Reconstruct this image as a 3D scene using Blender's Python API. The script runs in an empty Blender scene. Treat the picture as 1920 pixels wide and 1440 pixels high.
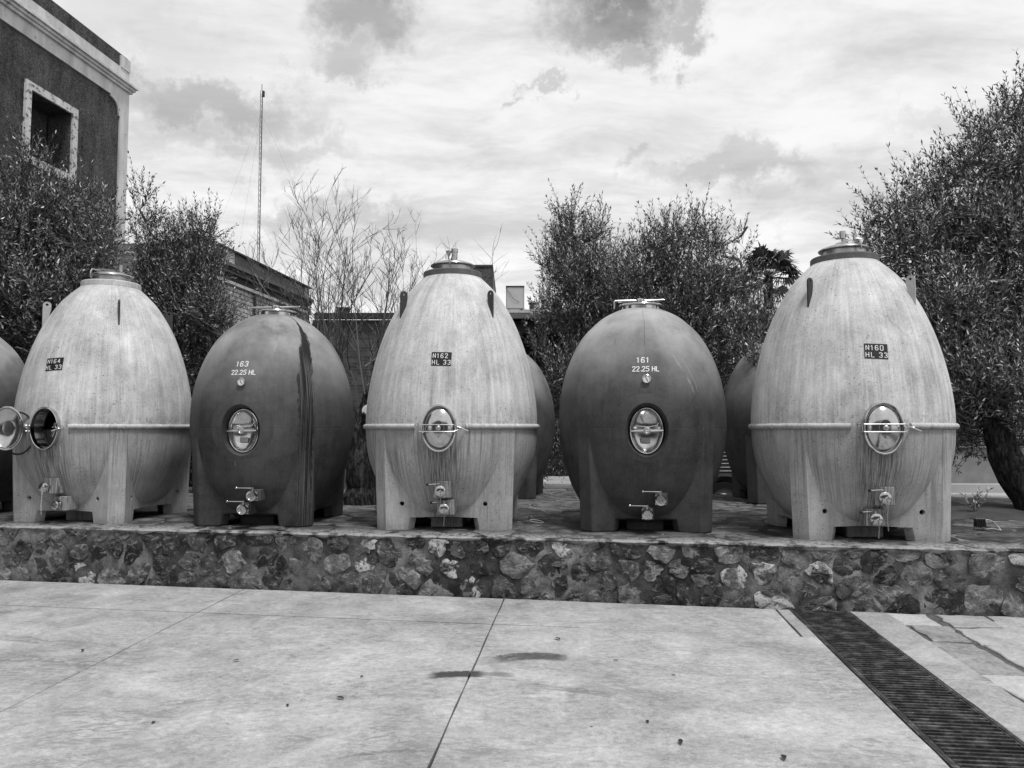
import bpy, bmesh, math, random
import numpy as np
from mathutils import Vector, Matrix

S = bpy.context.scene
COL = S.collection
PI = math.pi
R = math.radians
rnd = random.Random(7)

# ------------------------------------------------------------------ camera, sky, sun, exposure
cam_d = bpy.data.cameras.new('camera')
cam = bpy.data.objects.new('camera', cam_d)
COL.objects.link(cam)
cam.location = (0, 0, 1.6)
cam.rotation_euler = (R(90 + 3.38), 0, 0)
cam_d.sensor_width = 36
cam_d.lens = 27
cam_d.clip_start = 0.05
cam_d.clip_end = 2000
S.camera = cam

SUN_ELEV, SUN_AZ = 64, 150          # azimuth clockwise from +Y
sun_d = bpy.data.lights.new('sun', 'SUN')
sun = bpy.data.objects.new('sun', sun_d)
COL.objects.link(sun)
sun_d.energy = 1.9
sun_d.angle = R(12)
sun_d.color = (1, 1, 1)
sun.rotation_euler = (R(90 - SUN_ELEV), 0, R(180 - SUN_AZ))
S.view_settings.view_transform = 'Standard'
S.view_settings.look = 'None'
S.view_settings.exposure = 0.38
S.view_settings.gamma = 1.0
S.view_settings.use_curve_mapping = False


# ------------------------------------------------------------------ node helper
class NT:
    def __init__(self, tree):
        self.t = tree
        self.n = tree.nodes
        self.l = tree.links

    def new(self, kind, **kw):
        nd = self.n.new(kind)
        for k, v in kw.items():
            setattr(nd, k, v)
        return nd

    def put(self, sock, v):
        if v is None:
            return
        if isinstance(v, bpy.types.NodeSocket):
            self.l.new(v, sock)
        elif isinstance(v, (tuple, list)):
            sock.default_value = v if len(v) == len(sock.default_value) else tuple(v) + (1,)
        else:
            try:
                sock.default_value = v
            except Exception:
                sock.default_value = (v, v, v, 1) if len(sock.default_value) == 4 else (v, v, v)

    def m(self, op, a, b=None, c=None, clamp=False):
        nd = self.new('ShaderNodeMath', operation=op, use_clamp=clamp)
        self.put(nd.inputs[0], a)
        self.put(nd.inputs[1], b)
        self.put(nd.inputs[2], c)
        return nd.outputs[0]

    def add(self, a, b): return self.m('ADD', a, b)
    def sub(self, a, b): return self.m('SUBTRACT', a, b)
    def mul(self, a, b): return self.m('MULTIPLY', a, b)

    def vm(self, op, a, b=None, scale=None):
        nd = self.new('ShaderNodeVectorMath', operation=op)
        self.put(nd.inputs[0], a)
        self.put(nd.inputs[1], b)
        if scale is not None:
            self.put(nd.inputs['Scale'], scale)
        return nd.outputs['Value'] if op in ('LENGTH', 'DISTANCE', 'DOT_PRODUCT') else nd.outputs[0]

    def xyz(self, x, y, z):
        nd = self.new('ShaderNodeCombineXYZ')
        self.put(nd.inputs[0], x); self.put(nd.inputs[1], y); self.put(nd.inputs[2], z)
        return nd.outputs[0]

    def sep(self, v):
        nd = self.new('ShaderNodeSeparateXYZ')
        self.put(nd.inputs[0], v)
        return nd.outputs

    def noise(self, vec, scale=5, detail=4, rough=.55, dist=0, w=None):
        nd = self.new('ShaderNodeTexNoise')
        if w is not None:
            nd.noise_dimensions = '4D'
            self.put(nd.inputs['W'], w)
        self.put(nd.inputs['Vector'], vec)
        nd.inputs['Scale'].default_value = scale
        nd.inputs['Detail'].default_value = detail
        nd.inputs['Roughness'].default_value = rough
        nd.inputs['Distortion'].default_value = dist
        return nd.outputs[0]

    def voro(self, vec, scale=5, feature='F1', rand=1):
        nd = self.new('ShaderNodeTexVoronoi', feature=feature)
        self.put(nd.inputs['Vector'], vec)
        nd.inputs['Scale'].default_value = scale
        nd.inputs['Randomness'].default_value = rand
        return nd.outputs[0]

    def step(self, v, a, b, lo=0., hi=1.):            # smooth map a..b to lo..hi
        nd = self.new('ShaderNodeMapRange', interpolation_type='SMOOTHSTEP', clamp=True)
        self.put(nd.inputs[0], v)
        for i, q in enumerate((a, b, lo, hi)):
            self.put(nd.inputs[i + 1], q)
        return nd.outputs[0]

    def mix(self, f, a, b):
        nd = self.new('ShaderNodeMix', data_type='FLOAT', clamp_factor=True)
        self.put(nd.inputs[0], f); self.put(nd.inputs[2], a); self.put(nd.inputs[3], b)
        return nd.outputs[0]

    def bump(self, h, strength=.3, dist=.01, normal=None):
        nd = self.new('ShaderNodeBump')
        nd.inputs['Strength'].default_value = strength
        nd.inputs['Distance'].default_value = dist
        self.put(nd.inputs['Height'], h)
        if normal is not None:
            self.put(nd.inputs['Normal'], normal)
        return nd.outputs[0]


def mat(name):
    m = bpy.data.materials.new(name)
    m.use_nodes = True
    nt = NT(m.node_tree)
    b = nt.n['Principled BSDF']
    nt.b = b
    tc = nt.new('ShaderNodeTexCoord')
    nt.obj = tc.outputs['Object']
    geo = nt.new('ShaderNodeNewGeometry')
    nt.pos = geo.outputs['Position']
    nt.geo = geo
    oi = nt.new('ShaderNodeObjectInfo')
    nt.rand = oi.outputs['Random']
    return m, nt


def setb(nt, color=None, rough=None, metal=None, normal=None, spec=None):
    for k, v in (('Base Color', color), ('Roughness', rough), ('Metallic', metal), ('Normal', normal),
                 ('Specular IOR Level', spec)):
        if v is not None:
            nt.put(nt.b.inputs[k], v)


def simple(name, col, rough=.6, metal=0., var=.25, scale=8, bump=0., spec=.4):
    m, n = mat(name)
    f = n.noise(n.obj, scale, 4)
    c = n.mul(col, n.add(1 - var, n.mul(f, 2 * var)))
    setb(n, c, rough, metal, n.bump(n.noise(n.obj, scale * 6, 3), bump, .01) if bump else None, spec)
    return m


# ------------------------------------------------------------------ sky
w = bpy.data.worlds.new('World')
S.world = w
w.use_nodes = True
n = NT(w.node_tree)
bg = n.n['Background']
sky = n.new('ShaderNodeTexSky')
sky.sky_type = 'NISHITA'
sky.sun_disc = False
sky.sun_elevation = R(SUN_ELEV)
sky.sun_rotation = R(SUN_AZ)
bw = n.new('ShaderNodeRGBToBW')
n.l.new(sky.outputs[0], bw.inputs[0])
tc = n.new('ShaderNodeTexCoord')
d = n.vm('NORMALIZE', tc.outputs['Generated'])
dx, dy, dz = n.sep(d)
den = n.add(n.m('MAXIMUM', dz, 0.0), .16)
pl = n.xyz(n.m('DIVIDE', dx, den), n.m('DIVIDE', dy, den), 0.)
warp = n.noise(pl, 1.6, 2)
pl2 = n.vm('ADD', pl, n.xyz(n.mul(n.sub(warp, .5), .35), n.mul(n.sub(warp, .5), .3), 0.3))
broad = n.noise(pl2, .9, 5, .5)
fine = n.noise(n.vm('MULTIPLY', pl2, (1.0, 1.6, 1.)), 2.4, 10, .64, .1)
streak = n.noise(n.vm('MULTIPLY', pl2, (.6, 1.5, 1.)), 2.1, 8, .6, 0)
cl = n.add(n.mul(broad, .30), n.add(n.mul(fine, .45), n.mul(streak, .40)))       # about .3 .. .85
bright = n.step(cl, .44, .67, 5.0, 7.7)
# darker cloud undersides at places of the cloud deck (directions in the world)
wd = n.vm('ADD', d, n.vm('SCALE', n.vm('SUBTRACT', n.xyz(n.noise(d, 7, 7, .68), n.noise(n.vm('ADD', d, (3.1, 1.7, .4)), 8, 7, .68), n.noise(n.vm('ADD', d, (7.7, 2.2, 5.)), 9, 7, .68)), (.5, .5, .5)), scale=.22))
dark = None
for (cx, cz, ax, az, k) in ((-.175, .475, .052, .050, .85), (-.20, .425, .035, .022, .55), (.125, .480, .085, .036, .95), (.135, .445, .045, .022, .7), (.20, .465, .03, .02, .6),
                            (.045, .405, .017, .010, .45), (-.345, .375, .12, .035, .55), (-.23, .262, .11, .022, .5),
                            (.275, .31, .11, .025, .42), (.24, .245, .09, .012, .34), (.155, .345, .02, .012, .3), (-.4, .44, .12, .05, .25), (-.30, .33, .12, .02, .3),
                            (-.42, .245, .09, .03, .25), (.48, .33, .10, .02, .2)):
    rel = n.vm('MULTIPLY', n.vm('SUBTRACT', wd, (cx, 0, cz)), (1 / ax, 0, 1 / az))
    g = n.mul(n.step(n.vm('LENGTH', rel), 1.35, .3), n.mul(k, n.m('GREATER_THAN', dy, 0)))
    dark = g if dark is None else n.m('MAXIMUM', dark, g)
dark = n.mul(dark, n.step(fine, .25, .70, .6, 1.25))
bright = n.mul(bright, n.sub(1., n.mul(dark, .62)))
bright = n.mul(bright, n.step(dz, -.02, .5, 1.04, .98))
sky_v = n.add(n.mul(bw.outputs[0], .10), n.mul(bright, .93))
n.put(bg.inputs[0], sky_v)
bg.inputs[1].default_value = .10

# ------------------------------------------------------------------ materials
M = {}


def tank_coords(n):
    x, y, z = n.sep(n.obj)
    ang = n.m('ARCTAN2', x, n.mul(y, -1))
    rr = n.mul(n.rand, 37.)
    return x, y, z, ang, rr


def crack(n, vec, scale, width, w=None):
    e = n.voro(n.vm('ADD', vec, n.vm('SCALE', n.xyz(n.noise(vec, 4, 5), n.noise(n.vm('ADD', vec, (5, 5, 5)), 4, 5), 0.), scale=.35)), scale, 'DISTANCE_TO_EDGE')
    return n.step(e, width, 0.)


# light concrete of the large tanks
def light_tank(name='tank_concrete', strip=False):
    m, n = mat(name)
    x, y, z, ang, rr = tank_coords(n)
    sv = n.xyz(n.mul(ang, 9.), n.mul(z, .45), rr)
    s1 = n.noise(sv, 2.2, 8, .62)
    s2 = n.noise(n.xyz(n.mul(ang, 26.), n.mul(z, .9), rr), 2.0, 6, .6)
    s3 = n.noise(n.xyz(n.mul(ang, 60.), n.mul(z, 2.2), rr), 2.0, 4, .6)
    blot = n.noise(n.vm('ADD', n.obj, n.xyz(rr, 0., 0.)), 2.3, 6, .6)
    fine = n.noise(n.obj, 60, 3, .6)
    c = n.add(.52, n.mul(n.sub(blot, .5), .62))
    c = n.add(c, n.mul(n.sub(s1, .5), n.step(z, 1.1, 2.5, .55, .26)))
    c = n.add(c, n.mul(n.sub(s2, .5), .30))
    c = n.add(c, n.mul(n.sub(s3, .5), .20))
    c = n.add(c, n.mul(n.sub(n.noise(n.vm('ADD', n.vm('MULTIPLY', n.obj, (1, 1, .6)), n.xyz(rr, 0., 2.)), 9, 7, .72), .5), .40))
    c = n.add(c, n.mul(n.sub(fine, .5), .34))
    if not strip:
        # rain-streak dirt that starts just under the seam and thins downwards; soot band above the seam
        below = n.mul(n.step(z, 1.09, 1.03), n.step(z, .1, .95, .55, 1.))
        stk = n.step(n.add(n.mul(s2, .55), n.mul(s1, .45)), .44, .62)
        c = n.mix(n.mul(n.mul(below, stk), n.step(blot, .35, .6, .35, .8)), c, .10)
        c = n.mix(n.mul(below, .42), c, .15)
        # dirt washed from the door sill
        door = n.mul(n.step(n.m('ABSOLUTE', ang), .38, .08), n.step(z, 1.0, .86))
        c = n.mix(n.mul(n.mul(door, n.step(s3, .40, .60)), .8), c, .045)
        rim = n.mul(n.step(z, 1.22, 1.11), n.step(n.noise(n.obj, 24, 5, .7), .48, .66))
        c = n.mix(n.mul(n.mul(rim, n.step(z, 1.08, 1.10)), .55), c, .12)
        top = n.mul(n.step(z, 2.25, 2.7), n.step(s1, .50, .72))
        c = n.mix(n.mul(top, .45), c, .14)
        foot = n.mul(n.step(z, .10, .0), n.step(fine, .4, .6))
        c = n.mix(n.mul(foot, .5), c, .12)
    grime = n.mul(n.step(n.noise(n.xyz(n.mul(ang, 3.2), n.mul(z, .5), n.add(rr, 9.)), 2., 5, .6), .52, .68), n.step(s2, .40, .62))
    c = n.mix(n.mul(grime, .42), c, .13)
    # pits
    pv = n.voro(n.obj, 62)
    pm = n.mul(n.step(pv, .24, .14), n.step(n.noise(n.vm('ADD', n.obj, n.xyz(0., rr, 0.)), 4.5, 4), .50, .60))
    pv2 = n.voro(n.vm('MULTIPLY', n.obj, (1, 1, 1.6)), 17)
    pm2 = n.mul(n.step(pv2, .15, .09), n.step(n.noise(n.vm('ADD', n.obj, n.xyz(rr, rr, 0.)), 3, 4), .48, .58))
    pm = n.m('MAXIMUM', pm, pm2)
    c = n.mix(n.mul(pm, .8), c, .06)
    ck = n.mul(crack(n, n.vm('ADD', n.xyz(n.mul(ang, .9), z, 0.), n.xyz(rr, rr, 0.)), .9, .006), n.step(n.noise(n.obj, 1.7, 3), .55, .62))
    c = n.mix(n.mul(ck, .35), c, .12)
    h = n.sub(n.add(n.mul(fine, .35), n.mul(s2, .4)), n.mul(pm, 1.6))
    setb(n, n.m('MAXIMUM', c, .03), .82, 0., n.bump(h, .55, .006), .25)
    return m


M['concrete'] = light_tank()
M['neck'] = simple('neck_concrete', .11, .85, 0, .5, 14, .5)


def dark_tank(name, drip=False, base=.054):
    m, n = mat(name)
    x, y, z, ang, rr = tank_coords(n)
    s1 = n.noise(n.xyz(n.mul(ang, 8.), n.mul(z, .4), rr), 2.2, 6, .6)
    s2 = n.noise(n.xyz(n.mul(ang, 40.), n.mul(z, .8), rr), 2.2, 4, .6)
    blot = n.noise(n.vm('ADD', n.obj, n.xyz(rr, 0., 0.)), 1.6, 6, .62)
    c = n.add(base, n.mul(n.sub(blot, .5), .12))
    c = n.add(c, n.mul(n.sub(s1, .5), .035))
    c = n.add(c, n.mul(n.sub(s2, .5), .018))
    c = n.add(c, n.mul(n.sub(n.noise(n.obj, 55, 4, .7), .5), .05))
    c = n.add(c, n.mul(n.sub(n.noise(n.vm('ADD', n.obj, n.xyz(rr, 4., 0.)), 7, 8, .72), .5), .07))
    top_light = n.step(z, 1.15, 2.25, 0., .28)                       # sky light on the shoulder, painted into the skin colour
    c = n.add(c, n.mul(top_light, n.step(blot, .3, .7, .5, 1.2)))
    # pale scuffs
    sc = n.mul(n.step(n.noise(n.vm('ADD', n.vm('MULTIPLY', n.obj, (3.6, 1., .9)), n.xyz(rr, 0., rr)), 2.2, 7, .7, 1.2), .66, .70), .10)
    c = n.add(c, n.mul(sc, n.step(n.noise(n.obj, 2.4, 3), .45, .6)))
    sm = n.mul(n.step(n.noise(n.vm('ADD', n.obj, n.xyz(0., rr, 3.)), 2.6, 6, .66), .56, .70), n.step(z, 1.35, 1.8))
    c = n.mix(n.mul(sm, .42), c, .06)
    if not drip:
        # two long pale rub marks on the right shoulder
        for (a0, z0, sl, hw, z1) in ((.10, 2.18, -.62, .022, 1.30), (.38, 1.95, -.48, .008, 1.32)):
            lin = n.sub(n.sub(ang, a0), n.mul(n.sub(z, z0), sl))
            lin = n.add(lin, n.mul(n.sub(n.noise(n.obj, 3, 2), .5), .12))
            k = n.mul(n.step(n.m('ABSOLUTE', lin), hw, 0.), n.mul(n.step(z, z1, z1 + .2), n.step(z, z0 + .1, z0 - .05)))
            k = n.mul(k, n.step(n.noise(n.obj, 9, 5), .40, .58))
            c = n.mix(n.mul(k, .55), c, .34)
        ln = n.add(n.sub(ang, .0), n.mul(n.sub(n.noise(n.xyz(0., z, rr), 3.5, 4), .5), .16))
        ck = n.mul(n.step(n.m('ABSOLUTE', ln), .0055, .001), n.m('ADD', n.step(z, 1.8, 1.9), n.mul(n.step(z, .72, .66), n.step(z, .2, .3))))
        c = n.mix(n.mul(ck, .7), c, .02)
    if drip:
        a0 = n.add(ang, n.add(n.mul(n.sub(n.noise(n.xyz(0., z, 0.), 5, 4), .5), .06), n.mul(n.sub(n.noise(n.xyz(n.mul(ang, 30.), n.mul(z, 9.), 0.), 1.5, 4), .5), .10)))
        ctr = n.step(z, 2.34, 1.55, .95, .765)
        dd = n.m('ABSOLUTE', n.sub(a0, ctr))
        wdt = n.m('MINIMUM', n.step(z, 2.33, 1.85, .012, .088), n.step(z, 1.9, .9, .5, .080))
        inside = n.step(dd, n.add(wdt, .02), wdt)
        lines = n.noise(n.xyz(n.mul(ang, 60.), n.mul(z, .7), 0.), 1.2, 4, .65)
        solid = n.mul(n.step(z, 1.45, 1.9), n.step(dd, wdt, n.mul(wdt, .75)))
        k = n.mul(inside, n.m('MAXIMUM', n.step(n.sub(lines, n.step(z, 1.5, .3, 0., .06)), .45, .51), solid))
        c = n.mix(n.mul(k, .97), c, .004)
        k2 = n.mul(inside, n.step(lines, .40, .34))
        c = n.mix(n.mul(k2, .4), c, .22)
    seam = n.mul(n.step(n.m('ABSOLUTE', n.sub(z, 1.045)), .012, .0), n.step(n.noise(n.obj, 5, 3), .4, .6))
    c = n.mix(n.mul(seam, .35), c, .05)
    h = n.add(n.mul(n.noise(n.obj, 70, 3), .3), n.add(n.mul(s2, .2), n.mul(seam, -.5)))
    setb(n, n.m('MAXIMUM', c, .004), n.add(.62, n.mul(blot, .25)), 0., n.bump(h, .45, .006), .28)
    return m


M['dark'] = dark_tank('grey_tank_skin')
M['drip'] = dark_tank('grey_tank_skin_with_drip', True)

m, n = mat('stainless_steel')
setb(n, n.add(.46, n.mul(n.noise(n.obj, 9, 5), .16)), n.add(.10, n.mul(n.noise(n.obj, 14, 4), .12)), 1., n.bump(n.noise(n.obj, 5, 3), .10, .01))
M['steel'] = m
m, n = mat('weathered_steel')
setb(n, n.add(.30, n.mul(n.noise(n.obj, 12, 5), .3)), n.add(.22, n.mul(n.noise(n.obj, 20, 4), .35)), 1., n.bump(n.noise(n.obj, 60, 3), .15, .004))
M['dull'] = m
M['plate_steel'] = simple('painted_steel', .035, .55, 0., .4, 20, .2)
M['plate_lit'] = simple('sky_lit_steel', .42, .5, .3, .2, 20, .2)  # pale copy of the lug steel, with sky light painted in
M['rubber'] = simple('black_rubber', .012, .6)
M['black_paint'] = simple('black_stencil_paint', .009, .6, 0, .5, 30)
M['white_paint'] = simple('white_stencil_paint', .78, .6, 0, .1, 60)
M['black_plastic'] = simple('black_plastic', .015, .4)
M['white_dial'] = simple('white_dial', .75, .3, 0, .05)
M['cable'] = simple('grey_cable', .5, .5)

# stones
m, n = mat('field_stone')
off = n.xyz(n.mul(n.rand, 40.), n.mul(n.rand, 17.), n.mul(n.rand, 71.))
p = n.vm('ADD', n.pos, off)
base = n.step(n.m('FRACT', n.mul(n.rand, 7.31)), 0., 1., .035, .15)
a = n.noise(p, 7, 8, .68, .4)
b2 = n.noise(p, 26, 6, .7)
c = n.mul(base, n.step(a, .30, .70, .25, 1.9))
c = n.add(c, n.mul(n.sub(b2, .5), n.mul(base, 1.8)))
grain = n.noise(n.pos, 150, 3, .7)
c = n.mul(c, n.add(.45, n.mul(grain, 1.1)))
rub = n.mul(n.step(n.noise(n.vm('MULTIPLY', p, (1, 1, 1.7)), 10, 6, .7, 1.), .52, .62), .17)
c = n.add(c, rub)
lich = n.mul(n.m('GREATER_THAN', n.m('FRACT', n.mul(n.rand, 13.7)), .90), n.mul(n.step(n.noise(p, 5, 3, .5), .44, .52), n.step(n.noise(p, 30, 8, .75), .38, .50)))
c = n.mix(n.mul(lich, .92), c, .62)
h = n.add(n.mul(a, 1.6), n.add(n.mul(b2, .7), n.mul(grain, .22)))
setb(n, n.m('MAXIMUM', c, .012), .85, 0., n.bump(h, .95, .03), .3)
M['stone'] = m

m, n = mat('wall_mortar')
a = n.noise(n.pos, 6, 7, .65)
b2 = n.noise(n.pos, 60, 4, .7)
zz = n.sep(n.pos)[2]
big = n.step(n.noise(n.vm('MULTIPLY', n.pos, (1, 1, .6)), 1.1, 4, .6), .40, .62, .04, .16)
c = n.mul(big, n.step(a, .3, .7, .3, 1.9))
dist = n.vm('DOT_PRODUCT', n.vm('SUBTRACT', n.pos, (-5.47, 8.30, 0.)), (.1648, .9864, 0.))
rimk = n.mul(n.step(n.add(dist, n.mul(n.sub(a, .5), .35)), .20, .05), n.step(zz, .515, .545))  # pale mortar edge; tank shade painted by keeping the top behind darker
c = n.mix(n.mul(rimk, n.step(a, .40, .58)), c, .34)
c = n.mul(c, n.add(.5, b2))
setb(n, n.m('MAXIMUM', c, .02), .9, 0., n.bump(n.add(a, n.mul(b2, .5)), .8, .02), .2)
M['mortar'] = m

m, n = mat('flagstone')
off = n.xyz(n.mul(n.rand, 40.), n.mul(n.rand, 17.), 0.)
p = n.vm('ADD', n.pos, off)
base = n.step(n.m('FRACT', n.mul(n.rand, 5.3)), 0., 1., .03, .11)
a = n.noise(p, 5, 8, .7, .5)
b2 = n.noise(p, 30, 6, .7)
c = n.mul(base, n.step(a, .30, .70, .25, 1.9))
dist = n.vm('DOT_PRODUCT', n.vm('SUBTRACT', n.pos, (-5.47, 8.30, 0.)), (.1648, .9864, 0.))
c = n.mix(n.step(n.noise(n.vm('MULTIPLY', n.pos, (1, 1.6, 1)), 4.2, 8, .75, .8), .53, .62, 0., .5), c, .22)
c = n.mix(n.mul(n.step(dist, .45, .1), n.step(b2, .4, .55)), c, .30)  # front strip paler; shade under the tanks is painted into the rest
c = n.mul(c, n.add(.5, b2))
setb(n, n.m('MAXIMUM', c, .02), .75, 0., n.bump(n.add(a, n.mul(b2, .6)), .8, .02), .35)
M['flag'] = m

# courtyard concrete
m, n = mat('courtyard_concrete')
px, py, pz = n.sep(n.pos)
big = n.noise(n.pos, .75, 6, .62, .8)
md = n.noise(n.vm('ADD', n.pos, (3, 8, 0)), 2.6, 8, .68, 1.2)
tr = n.noise(n.vm('MULTIPLY', n.pos, (1., 2.2, 1.)), 5.5, 8, .7, 2.2)
sp = n.noise(n.pos, 90, 3, .7)
fg = n.noise(n.pos, 24, 6, .7, .6)
c = n.add(.385, n.mul(n.sub(big, .5), .42))
c = n.add(c, n.mul(n.sub(md, .5), .46))
c = n.add(c, n.mul(n.sub(tr, .5), .42))
c = n.add(c, n.mul(n.sub(fg, .5), .46))
c = n.add(c, n.mul(n.sub(sp, .5), .34))
# grime patches
gr = n.mul(n.step(n.noise(n.vm('ADD', n.pos, (11, 2, 0)), .9, 5, .6, .6), .47, .62), n.step(tr, .42, .60))
c = n.mix(n.mul(gr, .7), c, .16)
# hairline cracks
ck = n.mul(crack(n, n.pos, .8, .004), n.step(n.noise(n.pos, .9, 3), .60, .66))
c = n.mix(n.mul(ck, .5), c, .12)
# two brushed tyre smears and a few drag lines
def smear(c, cx, cy, ax, ay, bend, rot, amt, freq, thr, dens=.09):
    u = n.add(n.mul(n.sub(px, cx), math.cos(rot)), n.mul(n.sub(py, cy), math.sin(rot)))
    v = n.sub(n.mul(n.sub(py, cy), math.cos(rot)), n.mul(n.sub(px, cx), math.sin(rot)))
    v = n.add(n.add(v, n.mul(n.mul(u, u), bend)), n.mul(n.sub(fg, .5), ay * .9))
    u = n.add(u, n.mul(n.sub(md, .5), ax * .8))
    k = n.mul(n.step(n.m('ABSOLUTE', n.m('DIVIDE', u, ax)), 1.05, .6), n.step(n.m('ABSOLUTE', n.m('DIVIDE', v, ay)), 1.0, .55))
    li = n.add(n.mul(n.noise(n.xyz(n.mul(u, 4.), n.mul(v, freq), cx), 1., 5, .7), .75), n.mul(tr, .25))
    return n.mix(n.mul(n.mul(k, n.step(li, thr, thr + .16)), amt), c, dens)
c = smear(c, .125, 5.535, .29, .11, 1.1, .08, .9, 48., .34, .05)
c = smear(c, -.36, 5.135, .20, .08, .8, .10, .95, 50., .26, .04)
c = smear(c, -.12, 5.13, .16, .05, .8, -.05, .75, 75., .38)
c = smear(c, .33, 4.85, .32, .06, .3, -.32, .6, 80., .42)
c = smear(c, -1.75, 4.65, .40, .14, .5, .25, .5, 24., .45)
c = smear(c, -.65, 3.9, .30, .10, .6, .2, .5, 22., .45)
c = smear(c, -3.9, 6.0, 1.2, .10, .1, -.18, .55, 30., .42)
c = smear(c, -3.6, 5.5, 1.3, .09, .12, -.14, .45, 34., .42)
c = smear(c, .45, 6.5, .35, .07, .3, .1, .4, 34., .45)
c = smear(c, -.20, 6.35, .22, .04, .3, .1, .4, 40., .45)
# drips
dp = n.mul(n.step(n.voro(n.vm('MULTIPLY', n.pos, (1, 1, 0)), 2.6), .035, .02), n.step(n.noise(n.pos, 1.3, 2), .52, .58))
c = n.mix(n.mul(dp, .85), c, .03)
h = n.add(n.mul(tr, .8), n.add(n.mul(fg, .35), n.mul(sp, .12)))
setb(n, n.m('MAXIMUM', c, .03), n.add(.62, n.mul(md, .3)), 0., n.bump(h, .45, .012), .3)
M['yard'] = m

m, n = mat('rough_paving')
off = n.xyz(n.mul(n.rand, 9.), n.mul(n.rand, 17.), 0.)
p = n.vm('ADD', n.pos, off)
a = n.noise(p, 3, 8, .7, .8)
b2 = n.noise(p, 30, 6, .75)
c = n.add(n.add(.26, n.mul(n.rand, .22)), n.add(n.mul(n.sub(a, .5), .6), n.mul(n.sub(b2, .5), .5)))
c = n.mix(n.mul(n.step(n.voro(p, 90), .22, .12), n.step(a, .45, .6)), c, .10)
setb(n, n.m('MAXIMUM', c, .05), .85, 0., n.bump(n.add(a, n.mul(b2, .5)), .7, .015), .25)
M['pave'] = m
m, n = mat('gritty_joint')
a = n.noise(n.pos, 12, 7, .75)
b2 = n.noise(n.pos, 120, 3, .7)
c = n.add(n.mul(a, .30), n.mul(n.sub(b2, .5), .4))
setb(n, n.m('MAXIMUM', c, .04), .95, 0., n.bump(n.add(a, b2), 1., .015), .1)
M['grit'] = m
M['joint'] = simple('slab_joint_dirt', .02, .95, 0, .5, 20, .5)
M['earth'] = simple('earth', .05, .95, 0, .6, 5, .8)
M['ground'] = simple('ground_dirt', .22, .95, 0, .3, 2, .6)
m, n = mat('cast_iron_grate')
c = n.add(.05, n.mul(n.step(n.noise(n.pos, 9, 6, .7), .42, .72), .20))
setb(n, c, n.add(.38, n.mul(n.noise(n.pos, 30, 4), .3)), .6, n.bump(n.noise(n.pos, 120, 3), .3, .003), .5)
M['iron'] = m

# stucco walls
m, n = mat('dark_stucco')
a = n.noise(n.pos, 1.3, 6, .62)
b2 = n.noise(n.pos, 16, 6, .72)
f3 = n.noise(n.pos, 48, 4, .7)
stv = n.noise(n.vm('MULTIPLY', n.pos, (1, 1, .16)), 5, 6, .6)
c = n.mul(.088, n.m('MAXIMUM', .15, n.add(1., n.add(n.mul(n.sub(a, .5), 2.2), n.add(n.mul(n.sub(b2, .5), 2.6), n.mul(n.sub(stv, .5), 1.8))))))
c = n.mul(c, n.step(f3, .3, .7, .3, 1.7))
setb(n, c, .92, 0., n.bump(n.add(b2, n.mul(f3, .8)), 1., .05), .2)
M['stucco'] = m
m, n = mat('peeling_white_trim')
a = n.noise(n.pos, 9, 8, .75)
b2 = n.noise(n.vm('MULTIPLY', n.pos, (1, 1, .25)), 4, 6, .6)
c = n.add(.55, n.mul(n.sub(b2, .5), .7))
c = n.mix(n.step(a, .60, .66), c, .12)
setb(n, c, .85, 0., n.bump(a, .5, .01), .2)
M['trim'] = m
M['trim_peel'] = m.copy()
m = M['trim_peel']
for nd in m.node_tree.nodes:
    if nd.type == 'MAP_RANGE':
        nd.inputs[1].default_value = .53
        nd.inputs[2].default_value = .57
M['reveal'] = simple('grey_plaster', .20, .9, 0, .4, 4, .5)
M['dark_wood'] = simple('dark_wood', .02, .7, 0, .5, 6, .4)
m, n = mat('window_glass')
setb(n, .01, .06, 0., None, .6)
M['glass'] = m
M['fascia'] = simple('grey_fascia', .11, .8, 0, .4, 2, .3)
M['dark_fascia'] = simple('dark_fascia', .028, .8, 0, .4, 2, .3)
M['ledge'] = simple('pale_ledge', .45, .8, 0, .25, 4, .3)
M['white_wall'] = simple('whitewashed_wall', .55, .85, 0, .2, 3, .4)
m, n = mat('whitewashed_brick')
x, y, z = n.sep(n.obj)
br = n.new('ShaderNodeTexBrick')
n.put(br.inputs['Vector'], n.xyz(y, z, 0.))
br.inputs['Scale'].default_value = 1.
br.inputs['Brick Width'].default_value = .34
br.inputs['Row Height'].default_value = .10
br.inputs['Mortar Size'].default_value = .012
br.inputs['Color1'].default_value = (.5, .5, .5, 1)
br.inputs['Color2'].default_value = (.36, .36, .36, 1)
br.inputs['Mortar'].default_value = (.12, .12, .12, 1)
bwn = n.new('ShaderNodeRGBToBW')
n.l.new(br.outputs[0], bwn.inputs[0])
c = n.mul(bwn.outputs[0], n.add(.5, n.noise(n.obj, 5, 6)))
setb(n, c, .9, 0., n.bump(bwn.outputs[0], .8, .02), .2)
M['white_brick'] = m
m, n = mat('dark_brick')
x, y, z = n.sep(n.pos)
br = n.new('ShaderNodeTexBrick')
n.put(br.inputs['Vector'], n.xyz(n.add(x, y), z, 0.))
br.inputs['Scale'].default_value = 1.
br.inputs['Brick Width'].default_value = .30
br.inputs['Row Height'].default_value = .09
br.inputs['Mortar Size'].default_value = .012
br.inputs['Color1'].default_value = (.09, .09, .09, 1)
br.inputs['Color2'].default_value = (.05, .05, .05, 1)
br.inputs['Mortar'].default_value = (.09, .09, .09, 1)
bwn = n.new('ShaderNodeRGBToBW')
n.l.new(br.outputs[0], bwn.inputs[0])
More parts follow.
